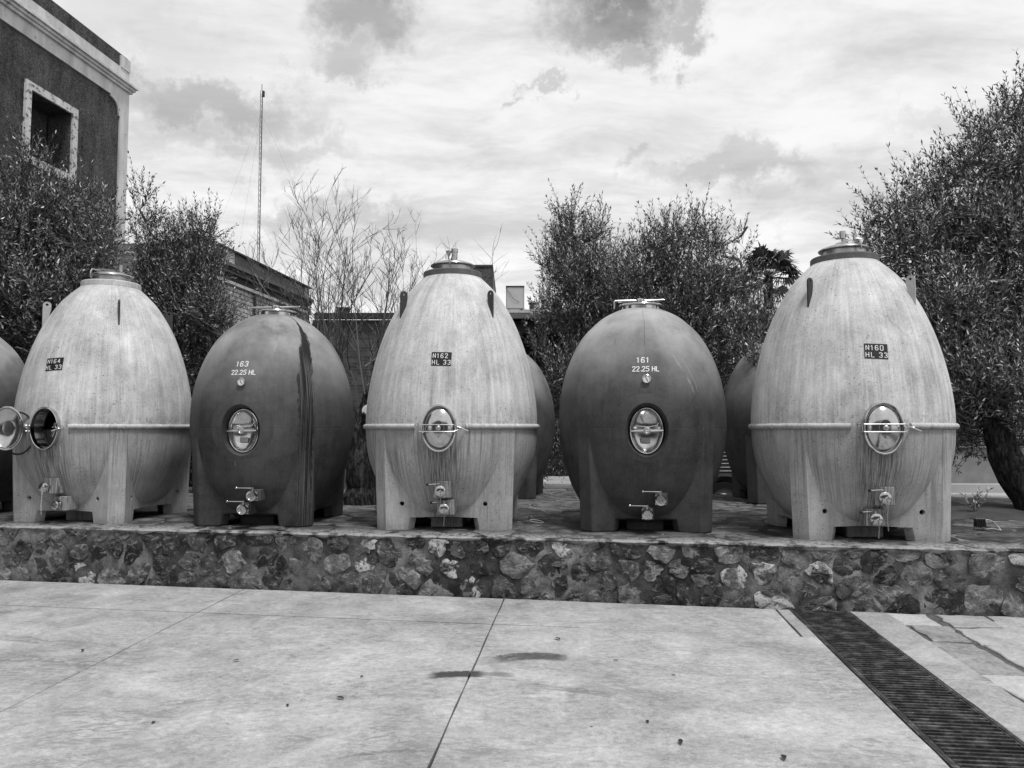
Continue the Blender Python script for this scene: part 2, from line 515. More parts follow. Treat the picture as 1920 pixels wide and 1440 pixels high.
c = n.mul(bwn.outputs[0], n.add(.4, n.mul(n.noise(n.pos, 3, 6), 1.2)))
setb(n, c, .9, 0., n.bump(bwn.outputs[0], .8, .02), .2)
M['dark_brick'] = m
M['shadow_wall'] = simple('shade_painted_wall', .018, .85, 0, .4, 2, .3)  # veranda shade painted in as a near-black wall colour
M['sheet'] = simple('painted_sheet_metal', .42, .45, .2, .15, 5, .1)
M['van'] = simple('van_paint', .16, .4, .3, .2, 4, .05)
M['van_roof'] = simple('van_white_roof', .7, .4, 0, .1, 4)


# foliage
def leafmat(name, top, under, rough=.42):
    m, n = mat(name)
    r = n.geo.outputs['Random Per Island']
    k = n.mul(n.mix(n.geo.outputs['Backfacing'], top, under), n.add(.25, n.mul(n.m('POWER', r, 2.6), 2.9)))
    setb(n, k, rough, 0., None, .55)
    return m


M['olive'] = leafmat('olive_leaf', .09, .25)
M['olive_dark'] = leafmat('narrow_olive_leaf', .10, .25)
M['hedge'] = leafmat('hedge_leaf', .035, .06)
M['palm'] = leafmat('palm_leaf', .025, .04)
m, n = mat('olive_bark')
a = n.noise(n.vm('MULTIPLY', n.pos, (1, 1, .28)), 22, 8, .7, .8)
b2 = n.noise(n.pos, 5, 5, .6)
c = n.mul(n.step(a, .40, .66, .012, .11), n.add(.3, b2))
setb(n, c, .92, 0., n.bump(n.add(a, n.mul(b2, .5)), 1., .05), .2)
M['bark'] = m
M['branch'] = simple('olive_branch_bark', .12, .85, 0, .5, 6, .3)
m, n = mat('pale_bare_twig')
c = n.add(.03, n.mul(n.m('POWER', n.geo.outputs['Random Per Island'], 2.), .22))
setb(n, c, .8, 0., None, .3)
M['twig'] = m
M['cutwood'] = simple('cut_wood', .5, .8, 0, .4, 30, .3)


# ------------------------------------------------------------------ mesh builder and scene helpers
class MB:
    def __init__(self):
        self.v, self.f, self.s, self.mi = [], [], [], []

    def add(self, verts, faces, smooth=False, mi=0):
        o = len(self.v)
        self.v += [tuple(p) for p in verts]
        self.f += [tuple(i + o for i in q) for q in faces]
        self.s += [smooth] * len(faces)
        self.mi += [mi] * len(faces)

    def box(self, c, size, rz=0., rot=None, mi=0):
        x, y, z = [s / 2 for s in size]
        pts = [Vector((a * x, b * y, q * z)) for a in (-1, 1) for b in (-1, 1) for q in (-1, 1)]
        rm = rot if rot is not None else Matrix.Rotation(rz, 3, 'Z')
        pts = [rm @ p + Vector(c) for p in pts]
        self.add(pts, [(0, 1, 3, 2), (4, 6, 7, 5), (0, 4, 5, 1), (2, 3, 7, 6), (0, 2, 6, 4), (1, 5, 7, 3)], False, mi)

    def tube(self, pts, rad, sides=8, cap=True, smooth=True, mi=0, closed=False):
        pts = [Vector(p) for p in pts]
        k = len(pts)
        if not hasattr(rad, '__len__'):
            rad = [rad] * k
        up = None
        vs = []
        for i, p in enumerate(pts):
            if closed:
                t = (pts[(i + 1) % k] - pts[i - 1])
            else:
                t = pts[min(i + 1, k - 1)] - pts[max(i - 1, 0)]
            t = t.normalized() if t.length > 1e-9 else Vector((0, 0, 1))
            if up is None:
                a = Vector((0, 0, 1)) if abs(t.z) < .9 else Vector((1, 0, 0))
                up = t.cross(a).normalized()
            else:
                up = (up - t * up.dot(t))
                up = up.normalized() if up.length > 1e-6 else t.orthogonal().normalized()
            b = t.cross(up)
            for j in range(sides):
                an = 2 * PI * j / sides
                vs.append(p + (up * math.cos(an) + b * math.sin(an)) * rad[i])
        fs = []
        rng = k if closed else k - 1
        for i in range(rng):
            for j in range(sides):
                a = i * sides + j
                b = i * sides + (j + 1) % sides
                i2 = (i + 1) % k
                fs.append((a, b, i2 * sides + (j + 1) % sides, i2 * sides + j))
        self.add(vs, fs, smooth, mi)
        if cap and not closed:
            self.add(vs[:sides], [tuple(range(sides - 1, -1, -1))], False, mi)
            self.add(vs[-sides:], [tuple(range(sides))], False, mi)

    def lathe(self, prof, axis_o=(0, 0, 0), rot=None, seg=24, smooth=True, sx=1., sy=1., mi=0, caps=(False, False)):
        """prof: (radius, height) pairs turned about local Z, then rotated and moved"""
        rm = rot if rot is not None else Matrix.Identity(3)
        o = Vector(axis_o)
        vs = []
        for r, h in prof:
            for j in range(seg):
                a = 2 * PI * j / seg
                vs.append(rm @ Vector((r * sx * math.cos(a), r * sy * math.sin(a), h)) + o)
        fs = []
        for i in range(len(prof) - 1):
            for j in range(seg):
                a = i * seg + j
                b = i * seg + (j + 1) % seg
                fs.append((a, b, b + seg, a + seg))
        self.add(vs, fs, smooth, mi)
        if caps[0]:
            self.add(vs[:seg], [tuple(range(seg - 1, -1, -1))], False, mi)
        if caps[1]:
            self.add(vs[-seg:], [tuple(range(seg))], False, mi)

    def cyl(self, c, r, h, rot=None, seg=20, mi=0):
        self.lathe([(r, -h / 2), (r, h / 2)], c, rot, seg, True, mi=mi, caps=(True, True))

    def ball(self, c, r, seg=12):
        self.lathe([(r * math.sin(PI * i / 8), -r * math.cos(PI * i / 8)) for i in range(9)], c, None, seg)

    def prism(self, poly, h0, h1, rot=None, o=(0, 0, 0), mi=0):
        """polygon in local xy from z=h0 to h1"""
        rm = rot if rot is not None else Matrix.Identity(3)
        o = Vector(o)
        k = len(poly)
        vs = [rm @ Vector((x, y, h0)) + o for x, y in poly] + [rm @ Vector((x, y, h1)) + o for x, y in poly]
        fs = [tuple(range(k - 1, -1, -1)), tuple(range(k, 2 * k))]
        fs += [(i, (i + 1) % k, (i + 1) % k + k, i + k) for i in range(k)]
        self.add(vs, fs, False, mi)

    def mesh(self, name, mats, sharp=True):
        me = bpy.data.meshes.new(name)
        me.from_pydata([tuple(v) for v in self.v], [], self.f)
        for mt in (mats if isinstance(mats, (list, tuple)) else [mats]):
            me.materials.append(mt)
        me.polygons.foreach_set('use_smooth', self.s)
        if len(me.materials) > 1:
            me.polygons.foreach_set('material_index', self.mi)
        me.update()
        if sharp and any(self.s):
            me.set_sharp_from_angle(angle=R(38))
        return me

    def build(self, name, mats, parent=None, loc=None):
        return link(name, self.mesh(name, mats), parent, loc)


def link(name, me, parent=None, loc=None):
    o = bpy.data.objects.new(name, me)
    COL.objects.link(o)
    if parent:
        o.parent = parent
    if loc is not None:
        o.location = loc
    return o


def empty(name, loc=(0, 0, 0), rz=0.):
    o = bpy.data.objects.new(name, None)
    COL.objects.link(o)
    o.location = loc
    o.rotation_euler = (0, 0, rz)
    o.empty_display_size = .2
    return o


def tag(o, label=None, cat=None, group=None, kind=None):
    if label: o['label'] = label
    if cat: o['category'] = cat
    if group: o['group'] = group
    if kind: o['kind'] = kind
    return o


def copy_tree(o, parent=None):
    c = o.copy()
    COL.objects.link(c)
    if parent:
        c.parent = parent
    for ch in list(o.children):
        copy_tree(ch, c)
    return c


def bevel(o, wd=.01, seg=2, ang=30):
    b = o.modifiers.new('bevel', 'BEVEL')
    b.width = wd
    b.segments = seg
    b.limit_method = 'ANGLE'
    b.angle_limit = R(ang)
    b.harden_normals = False
    return o


def apply_mods(o):
    dg = bpy.context.evaluated_depsgraph_get()
    dg.update()
    me = bpy.data.meshes.new_from_object(o.evaluated_get(dg))
    old = o.data
    o.modifiers.clear()
    o.data = me
    return o


def boolean(o, cutter):
    b = o.modifiers.new('cut', 'BOOLEAN')
    b.operation = 'DIFFERENCE'
    b.solver = 'EXACT'
    b.use_self = False
    b.object = cutter
    apply_mods(o)
    bpy.data.objects.remove(cutter, do_unlink=True)
    return o


RX90 = Matrix.Rotation(R(90), 3, 'X')         # local z -> -y
ZP = .565                                     # platform height

# wall frame: along e (to the right), inward nrm (away from the camera)
W0 = Vector((-5.47, 8.30))
W1 = Vector((4.35, 6.66))
e = (W1 - W0).normalized()
nr = Vector((-e.y, e.x))
WANG = math.atan2(e.y, e.x)


def wp(u, d, z=0.):
    q = W0 + e * u + nr * d
    return Vector((q.x, q.y, z))


# ------------------------------------------------------------------ ground
b = MB()
b.add([(-300, -300, -.12), (300, -300, -.12), (300, 300, -.12), (-300, 300, -.12)], [(0, 1, 2, 3)])
tag(b.build('ground', M['ground']), kind='structure')

# courtyard of cast slabs: base sheet then each slab as a part
b = MB()
b.add([(-12, -6, -.03), (9, -6, -.03), (9, 9.6, -.03), (-12, 9.6, -.03)], [(0, 1, 2, 3)])
yard = tag(b.build('courtyard_floor', M['joint']), kind='structure')


def lineX(p, q):
    return lambda y: p[0] + (q[0] - p[0]) * (y - p[1]) / (q[1] - p[1])


LB = lineX((-2.689, 7.853), (-2.903, 4.457))
LA = lineX((-.071, 7.434), (-.396, 3.735))
LD = lineX((2.487, 6.955), (2.103, 3.735))
LR = lineX((2.95, 6.935), (2.573, 3.961))
LBp = lambda y: LB(y) - 2.75
LBq = lambda y: LB(y) - 6.5


def wall_y(x):
    t = (x - W0.x) / e.x
    return W0.y + e.y * t


def row_y(x):            # cross joint
    return 7.122 + (x + 4.677) * (6.038 - 7.122) / (2.361 + 4.677)


def cross(L, rowf, it=12):
    y = 6.5
    for _ in range(it):
        y = rowf(L(y))
    return Vector((L(y), y))


def slab_mesh(poly, z0, z1, jit=.004, mname='yard', seed=0, step=.25, round_=.006):
    """polygon slab with slightly wandering, rounded edges"""
    r = random.Random(seed)
    pts = []
    k = len(poly)
    for i in range(k):
        a, c = Vector(poly[i]), Vector(poly[(i + 1) % k])
        m_ = max(1, int((c - a).length / step))
        for j in range(m_):
            q = a.lerp(c, j / m_)
            if j:
                q = q + Vector((r.uniform(-jit, jit), r.uniform(-jit, jit)))
            pts.append(q)
    cx = sum((p.x for p in pts)) / len(pts)
    cy = sum((p.y for p in pts)) / len(pts)
    k = len(pts)
    bb = MB()
    inn = []
    for p in pts:
        dd = Vector((cx, cy)) - p
        inn.append(p + dd.normalized() * round_)
    vs = [(p.x, p.y, z0) for p in pts] + [(p.x, p.y, z1 - round_ * .7) for p in pts] + [(p.x, p.y, z1) for p in inn]
    fs = [(i, (i + 1) % k, (i + 1) % k + k, i + k) for i in range(k)]
    fs += [(i + k, (i + 1) % k + k, (i + 1) % k + 2 * k, i + 2 * k) for i in range(k)]
    fs.append(tuple(range(2 * k, 3 * k)))
    bb.add(vs, fs, False)
    return bb.mesh('slab', M[mname])


wl = lambda x: wall_y(x) - .012
G = .006
G2_ = .011
lines = [LBq, LBp, LB, LA, LD]
sd = 0
for i in range(4):
    l, r_ = lines[i], lines[i + 1]
    dr = 0. if i < 3 else .02
    for rowa, rowb in ((row_y, wl), (lambda x: row_y(x) - 4.3, row_y), (lambda x: row_y(x) - 8.6, lambda x: row_y(x) - 4.3)):
        sh = .14 if (i == 3 and rowb is wl) else dr
        p = [cross(l, rowa) + Vector((G, G2_)), cross(r_, rowa) + Vector((-G - sh, G2_)), cross(r_, rowb) + Vector((-G - sh, -G2_)), cross(l, rowb) + Vector((G, -G2_))]
        link('slab', slab_mesh(p, -.05, 0., seed=sd, round_=.003), yard)
        sd += 1
# narrow strip beside the grate
p = [cross(LD, row_y) + Vector((-.125, G)), cross(LD, row_y) + Vector((-.02, G)), cross(LD, wl) + Vector((-.02, -G)), cross(LD, wl) + Vector((-.125, -G))]
link('slab', slab_mesh(p, -.05, -.002, seed=77, mname='pave'), yard)

# paving right of the drain
b = MB()
b.add([(1.9, -2, -.013), (9, -2, -.013), (9, 7.4, -.013), (3.0, 7.4, -.013)], [(0, 1, 2, 3)])
pav = tag(b.build('side_paving', M['grit']), kind='structure')
dr = Vector((.118, .993))           # drain direction
ac = Vector((.993, -.118))
base = Vector((2.95, 6.935))
pr = random.Random(5)


def quad_jit(p, j):
    return [q + Vector((pr.uniform(-j, j), pr.uniform(-j, j))) for q in p]


off = .015
for ci, (wd, lens, j) in enumerate(((.31, (1.5, 2.2), .004), (.34, (.35, .9), .035), (.42, (.45, .8), .035), (.45, (.5, .8), .035), (.5, (.5, .9), .035), (.6, (.7, 1.1), .04), (.6, (.7, 1.1), .04))):
    s = -.03 + (.0 if ci == 0 else pr.uniform(-.25, 0))
    while s < 6.2:
        ln = pr.uniform(*lens)
        g = .006 if ci == 0 else .015
        a = base + ac * (off + g) - dr * (s + g)
        bb2 = base + ac * (off + wd - g) - dr * (s + g)
        c2 = base + ac * (off + wd - g) - dr * (s + ln - g)
        d2 = base + ac * (off + g) - dr * (s + ln - g)
        P = quad_jit([d2, c2, bb2, a], j)
        P = [Vector((q.x, min(q.y, wall_y(q.x) - .02))) for q in P]
        if abs((P[0] - P[3]).length) > .15:
            link('slab', slab_mesh(P, -.04, pr.uniform(-.004, .003), j * .45 + .002, 'pave', sd, .09, .008 if ci else .005), pav)
        sd += 1
        s += ln
    off += wd

# ------------------------------------------------------------------ drain channel and its grates
ch = tag(empty('drain_channel', (0, 0, 0)), 'long iron frame of the drain running from the stone wall across the courtyard', 'drain')
DW = .445
rz_d = -math.atan2(.118, .993)
o0 = Vector((2.487 + .008, 6.945))


def dpt(s, t, z):
    q = o0 + ac * t - dr * s
    return Vector((q.x, q.y, z))


def rail(t0, t1, z0, z1, s0=0., s1=6.2):
    bb = MB()
    c = (dpt(s0, t0, 0) + dpt(s1, t1, 0)) / 2
    bb.box((c.x, c.y, (z0 + z1) / 2), (t1 - t0, s1 - s0, z1 - z0), rz_d)
    return bb


rail(-.028, -.016, -.05, .004).build('rail', M['iron'], ch)
rail(-.011, .0, -.05, .001).build('rail', M['iron'], ch)
rail(DW, DW + .012, -.05, .003).build('rail', M['iron'], ch)
rail(-.011, DW + .011, -.22, -.20).build('channel_floor', M['joint'], ch)
L = 6.2
gl = 1.02
gi = 0
s = .006
words = ['nearest the stone wall, with dusty bars', 'second from the stone wall', 'third from the stone wall', 'at the lower edge of the photo']
pitch = .0465
barmesh = None
while gi < 4:
    g_ = tag(empty('drain_grate', dpt(s, 0, 0), rz_d), 'black slotted iron drain grate ' + words[min(gi, 3)], 'grate', 'slotted drain grates')
    for t in (.006, DW - .006):
        bb = MB(); bb.box((t, -gl / 2, -.016), (.010, gl - .008, .03)); bb.build('side_rail', M['iron'], g_)
    if barmesh is None:
        bb = MB(); bb.box((0, 0, 0), (DW - .026, .016, .034))
        barmesh = bb.mesh('bar', M['iron'])
    k = int(gl / pitch)
    for i in range(k):
        o = link('bar', barmesh, g_, (DW / 2, -(i + .5) * gl / k, -.016 + rnd.uniform(-.0015, .0015)))
    bb = MB(); bb.box((DW / 2, -gl / 2, -.045), (.012, gl - .01, .02)); bb.build('centre_rib', M['iron'], g_)
    s += gl
    gi += 1


# ------------------------------------------------------------------ Voronoi pieces
def clip(poly, m_, nn):
    out = []
    k = len(poly)
    for i in range(k):
        a, c = poly[i], poly[(i + 1) % k]
        da = (a[0] - m_[0]) * nn[0] + (a[1] - m_[1]) * nn[1]
        dc = (c[0] - m_[0]) * nn[0] + (c[1] - m_[1]) * nn[1]
        if da <= 0:
            out.append(a)
        if (da < 0) != (dc < 0) and abs(da - dc) > 1e-12:
            t = da / (da - dc)
            out.append((a[0] + (c[0] - a[0]) * t, a[1] + (c[1] - a[1]) * t))
    return out


def voronoi(pts, x0, y0, x1, y1, ani=1., kn=16):
    P = np.array(pts)
    cells = []
    for i, p in enumerate(P):
        d2 = ((P - p) ** 2).sum(1)
        nb = np.argsort(d2)[1:kn + 1]
        poly = [(x0, y0), (x1, y0), (x1, y1), (x0, y1)]
        for j in nb:
            q = P[j]
            poly = clip(poly, ((p[0] + q[0]) / 2, (p[1] + q[1]) / 2), (q[0] - p[0], q[1] - p[1]))
            if len(poly) < 3:
                break
        cells.append(poly)
    return cells


def area_c(poly):
    A = cx = cy = 0
    k = len(poly)
    for i in range(k):
        x0_, y0_ = poly[i]; x1_, y1_ = poly[(i + 1) % k]
        c_ = x0_ * y1_ - x1_ * y0_
        A += c_; cx += (x0_ + x1_) * c_; cy += (y0_ + y1_) * c_
    A *= .5
    return A, cx / (6 * A + 1e-12), cy / (6 * A + 1e-12)


def cells_for(nn, x0, y0, x1, y1, relax, rg, mind=0.):
    pts = [(rg.uniform(x0, x1), rg.uniform(y0, y1)) for _ in range(nn)]
    for _ in range(relax):
        cs = voronoi(pts, x0, y0, x1, y1)
        pts = [(area_c(c)[1], area_c(c)[2]) if len(c) > 2 else p for c, p in zip(cs, pts)]
    return voronoi(pts, x0, y0, x1, y1)


def stone_outline(poly, gap, rg, npts=14, rough=.012, chaikin=1):
    A, cx, cy = area_c(poly)
    poly = [Vector(p) for p in poly]
    c = Vector((cx, cy))
    # inset
    out = []
    for p in poly:
        d_ = p - c
        L_ = d_.length
        out.append(c + d_ * max(.25, (L_ - gap * 1.25) / max(L_, 1e-6)))
    for _ in range(chaikin):
        nw = []
        for i in range(len(out)):
            a, b_ = out[i], out[(i + 1) % len(out)]
            nw += [a.lerp(b_, .22), a.lerp(b_, .78)]
        out = nw
    # resample
    per = [(out[(i + 1) % len(out)] - out[i]).length for i in range(len(out))]
    T = sum(per)
    res = []
    for k_ in range(npts):
        t = T * k_ / npts
        i = 0
        while t > per[i] and i < len(per) - 1:
            t -= per[i]; i += 1
        q = out[i].lerp(out[(i + 1) % len(out)], t / max(per[i], 1e-9))
        res.append(q + Vector((rg.uniform(-rough, rough), rg.uniform(-rough, rough))))
    return c, res


def stone_mb(bb, c, outl, h, rg, place, mid=.35, bumpy=.2):
    k = len(outl)
    rings = [(1.0, -.03), (.99, h * .6), (.93, h * .95), (.5, h)]
    vs = []
    for ri, (s_, hh) in enumerate(rings):
        for q in outl:
            p = c + (q - c) * s_
            z_ = hh + (rg.uniform(-bumpy, bumpy) * h if ri > 0 else 0)
            vs.append(place(p.x, p.y, z_))
    vs.append(place(c.x, c.y, h * (1 + rg.uniform(-.2, .3))))
    fs = []
    for r2 in range(3):
        for i in range(k):
            fs.append((r2 * k + i, r2 * k + (i + 1) % k, (r2 + 1) * k + (i + 1) % k, (r2 + 1) * k + i))
    for i in range(k):
        fs.append((3 * k + i, 3 * k + (i + 1) % k, 4 * k))
    bb.add(vs, fs, True)


# ------------------------------------------------------------------ stone platform
UL, UR, DEP = -2.6, 12.6, 5.55
core = MB()
q = [wp(UL, .029), wp(UR, .029), wp(UR, DEP), wp(UL, DEP)]
core.prism([(v.x, v.y) for v in q], -.1, ZP - .012)
plat = core.build('stone_platform', M['mortar'])
tag(plat, 'low rubble stone retaining wall and flagged platform carrying the row of egg tanks', 'stone platform')
# rough mortar capping sheet with a ragged front lip
cap = MB()
rg = random.Random(11)
k = 260
vs, fs = [], []
for i in range(k + 1):
    u = UL + (UR - UL) * i / k
    j = rg.uniform(-.006, .012)
    vs += [wp(u, .022 - j, ZP - .026 - .022 * math.sin(u * 9.1 + 2 * math.sin(u * 3.3)) + rg.uniform(-.012, .01)), wp(u, .008 - j, ZP - .012 + rg.uniform(-.004, .002)), wp(u, .035, ZP + .002 + rg.uniform(-.003, .002)),
           wp(u, .16, ZP + rg.uniform(-.002, .002)), wp(u, DEP, ZP - .006)]
for i in range(k):
    for j in range(4):
        a = i * 5 + j
        fs.append((a, a + 5, a + 6, a + 1))
cap.add(vs, fs, True)
cap.build('mortar_capping', M['mortar'], plat)

rg = random.Random(23)
cells = []
# uncoursed field stone of very mixed sizes
pts = []
tries = 0
while len(pts) < 250 and tries < 40000:
    tries += 1
    u, v_ = rg.uniform(UL, UR), rg.uniform(.0, ZP - .02)
    size = .17 + .31 * (rg.random() ** 1.2) * (1.2 - .6 * v_ / ZP) 
    if all((u - q_[0]) ** 2 + ((v_ - q_[1]) * 1.45) ** 2 > (.5 * (size + q_[2])) ** 2 for q_ in pts):
        pts.append((u, v_, size))
pts = [(a, c) for a, c, _ in pts]
cs = voronoi(pts, UL, -.03, UR, ZP - .012)
for c in cs:
    if len(c) < 3 or abs(area_c(c)[0]) < .003:
        continue
    cc, ol = stone_outline(c, rg.choice((.002, .006, .014, .026)), rg, 20, .013, 1)
    ol = [Vector((v.x, min(v.y, ZP - .028))) for v in ol]
    bb = MB()
    h = rg.uniform(.008, .024)
    pitch_ = rg.uniform(-.16, .16); yaw_ = rg.uniform(-.14, .14)
    place = lambda x, y, z, cc=cc, a=pitch_, b_=yaw_: wp(x, .037 - max(z + (y - cc.y) * a + (x - cc.x) * b_, -.004) if z > 0 else .05, y)
    stone_mb(bb, cc, ol, h, rg, place, bumpy=.42)
    link('stone', bb.mesh('stone', M['stone']), plat)

# flagstones on top, nearest ones each a part
rg = random.Random(31)
fcells = cells_for(640, UL, .05, UR, DEP - .05, 1, rg)
info = []
for c in fcells:
    if len(c) < 3:
        continue
    A, cx, cy = area_c(c)
    w_ = wp(cx, cy)
    vis = abs(w_.x / w_.y) < .72
    info.append((not vis, w_.y, c))
info.sort(key=lambda t: (t[0], t[1]))
rest = MB()
for i, (nv, yy, c) in enumerate(info):
    cc, ol = stone_outline(c, rg.uniform(.010, .022), rg, 12, .012, 1)
    h = rg.uniform(.004, .014)
    zt = rg.uniform(-.003, .003)
    place = lambda x, y, z, zt=zt: wp(x, y, ZP - .006 + z + zt)
    if i < 230:
        bb = MB()
        stone_mb(bb, cc, ol, h, rg, place, bumpy=.15)
        link('flagstone', bb.mesh('flagstone', M['flag']), plat)
    else:
        stone_mb(rest, cc, ol, h, rg, place, bumpy=.15)
tag(rest.build('flagstones', M['flag'], plat), kind='stuff')

# ------------------------------------------------------------------ egg tanks
P33 = [(0, .07), (.28, .078), (.48, .110), (.62, .175), (.71, .27), (.775, .39), (.870, .585), (.930, .80), (.950, 1.08), (.940, 1.31), (.905, 1.55), (.852, 1.79), (.777, 2.03), (.676, 2.27), (.540, 2.50), (.430, 2.63), (.310, 2.745)]
P22 = [(0, .05), (.28, .060), (.48, .100), (.62, .190), (.71, .33), (.78, .48), (.84, .69), (.878, .88), (.895, 1.06), (.890, 1.27), (.866, 1.46), (.815, 1.66), (.737, 1.855), (.628, 2.04), (.470, 2.20), (.36, 2.275), (.235, 2.333)]


def spline(P, per=5):
    out = []
    k = len(P)
    for i in range(k - 1):
        p0 = P[i - 1] if i else (-P[1][0], P[1][1])
        p1, p2 = P[i], P[i + 1]
        p3 = P[i + 2] if i + 2 < k else (2 * p2[0] - p1[0], 2 * p2[1] - p1[1])
        for j in range(per):
            t = j / per
            out.append(tuple(.5 * (2 * p1[a] + (p2[a] - p0[a]) * t + (2 * p0[a] - 5 * p1[a] + 4 * p2[a] - p3[a]) * t * t + (3 * p1[a] - p0[a] - 3 * p2[a] + p3[a]) * t ** 3) for a in (0, 1)))
    out.append(P[-1])
    return out


S33, S22 = spline(P33), spline(P22)


def rad_at(Sp, z):
    zs = [p[1] for p in Sp]
    rs = [p[0] for p in Sp]
    return float(np.interp(z, zs, rs))


def egg_mesh(Sp, seg=112, hollow=False, m_='concrete'):
    bb = MB()
    pr_ = [(max(r_, .0005), z_) for r_, z_ in Sp]
    bb.lathe(pr_, seg=seg, caps=(True, True))
    if hollow:
        inn = [(max(.0005, r_ - .13), z_ * .9 + .17) for r_, z_ in Sp if z_ < 2.5]
        inner = MB()
        inner.lathe(inn, seg=64, caps=(True, True))
        inner.f = [tuple(reversed(q_)) for q_ in inner.f]
        bb.add(inner.v, inner.f, True)
    return bb


def base_mesh(hs, ch_, top, arch=.125, th=.13, foot=.27, taper=.045):
    """skirt with four corner feet: outer loop of an octagonal shell, arched between the feet"""
    side = []
    ix = hs - ch_
    xs = [(-ix, 0), (-ix + foot - ch_ * .4, 0), (-ix + foot - ch_ * .4 + .025, arch), (-.12, arch + .004), (.12, arch + .004), (ix - foot + ch_ * .4 - .025, arch), (ix - foot + ch_ * .4, 0), (ix, 0)]
    loop = []
    for k_ in range(4):
        a = k_ * PI / 2
        for (x, zb) in xs:
            px_, py_ = x, -hs + .115 * (1 - (abs(x) / ix) ** 1.5)
            loop.append((px_ * math.cos(a) - py_ * math.sin(a), px_ * math.sin(a) + py_ * math.cos(a), zb))
    k = len(loop)
    vs = []
    for (x, y, zb) in loop:
        vs.append((x * (1 - taper), y * (1 - taper), zb))
    levels = (.35, .7, 1.)
    for f_ in levels:
        for (x, y, zb) in loop:
            z_ = zb + (top - zb) * f_
            s_ = 1 - taper * (1 - z_ / top)
            vs.append((x * s_, y * s_, z_))
    nl = len(levels)
    fs = []
    for l_ in range(nl):
        for i in range(k):
            fs.append((l_ * k + i, l_ * k + (i + 1) % k, (l_ + 1) * k + (i + 1) % k, (l_ + 1) * k + i))
    inn0 = len(vs)
    sc = (hs - th) / hs
    for zsel in (0, 1):
        for (x, y, zb) in loop:
            vs.append((x * sc, y * sc, zb if zsel == 0 else top - .0))
    for i in range(k):
        j = (i + 1) % k
        fs.append((inn0 + j, inn0 + i, inn0 + k + i, inn0 + k + j))
        fs.append((i, inn0 + i, inn0 + j, j))
        fs.append((nl * k + i, nl * k + j, inn0 + k + j, inn0 + k + i))
    bb = MB()
    bb.add(vs, fs, False)
    return bb


# lettering as brushed strokes lying on the curved tank skin
GL = {
    '0': [[(.1, .15), (.1, 1.25), (.3, 1.4), (.43, 1.4)], [(.57, 1.4), (.7, 1.4), (.9, 1.25), (.9, .15), (.7, 0), (.57, 0)], [(.43, 0), (.3, 0), (.1, .15)]],
    '1': [[(.2, 1.1), (.5, 1.4), (.5, 0)]],
    '2': [[(.08, 1.1), (.2, 1.35), (.45, 1.4)], [(.55, 1.4), (.8, 1.33), (.9, 1.0), (.1, .0), (.92, 0)]],
    '3': [[(.08, 1.2), (.3, 1.4), (.5, 1.4)], [(.6, 1.4), (.9, 1.2), (.85, .85), (.5, .73)], [(.5, .68), (.9, .5), (.9, .2), (.6, 0)], [(.48, 0), (.3, 0), (.08, .2)]],
    '4': [[(.75, 0), (.75, 1.4), (.08, .4), (.55, .4)], [(.7, .4), (.95, .4)]],
    '5': [[(.9, 1.4), (.15, 1.4), (.12, .8), (.6, .85), (.9, .6), (.88, .2), (.6, 0)], [(.46, 0), (.25, 0), (.08, .2)]],
    '6': [[(.9, 1.2), (.6, 1.4), (.25, 1.3), (.1, .9), (.1, .3), (.3, 0), (.45, 0)], [(.57, 0), (.85, .1), (.9, .5), (.7, .75), (.2, .7)]],
    'N': [[(.1, 0), (.1, 1.4), (.42, .85)], [(.52, .65), (.9, 0), (.9, 1.4)]],
    'H': [[(.1, 0), (.1, 1.4)], [(.9, 0), (.9, 1.4)], [(.18, .72), (.42, .72)], [(.56, .72), (.84, .72)]],
    'L': [[(.15, 1.4), (.15, 0), (.48, 0)], [(.6, 0), (.9, 0)]],
    '.': [[(.35, .0), (.35, .18)]],
}


def text_mb(Sp, text, cx, z0, hgt, stroke=.2, gap=.45, lean=0., tilt=0., cap_off=.004, adv=1.):
    bb = MB()
    sc = hgt / 1.4
    wds = [(.35 if ch_ == '.' else (.45 if ch_ == ' ' else (.7 if ch_ == '1' else 1.))) for ch_ in text]
    tot = sum(wds) + gap * (len(text) - 1)
    x = -tot / 2
    for ch_, wd in zip(text, wds):
        for st in GL.get(ch_, []):
            pts = []
            for i in range(len(st) - 1):
                a, c = Vector(st[i]), Vector(st[i + 1])
                m_ = max(1, int((c - a).length / .35))
                pts += [a.lerp(c, t / m_) for t in range(m_)]
            pts.append(Vector(st[-1]))
            L_, R_ = [], []
            for i, p_ in enumerate(pts):
                t = (pts[min(i + 1, len(pts) - 1)] - pts[max(0, i - 1)])
                t = t.normalized() if t.length else Vector((1, 0))
                n_ = Vector((-t.y, t.x)) * stroke / 2
                # extend ends
                ext = t * (stroke * .25) * (-1 if i == 0 else (1 if i == len(pts) - 1 else 0))
                L_.append(p_ + n_ + ext); R_.append(p_ - n_ + ext)
            vs = []
            offx = x - (.15 if ch_ == '1' else 0)
            for p_ in L_ + R_:
                gx = (p_.x + offx + lean * p_.y) * sc
                gz = p_.y * sc
                X_ = cx + gx * math.cos(tilt) - gz * math.sin(tilt)
                Z_ = z0 + gz * math.cos(tilt) + gx * math.sin(tilt)
                r_ = rad_at(Sp, Z_)
                vs.append((X_, -math.sqrt(max(r_ * r_ - X_ * X_, .01)) - cap_off, Z_))
            k = len(L_)
            bb.add(vs, [(i, k + i, k + i + 1, i + 1) for i in range(k - 1)], False)
        x += wd + gap
    return bb


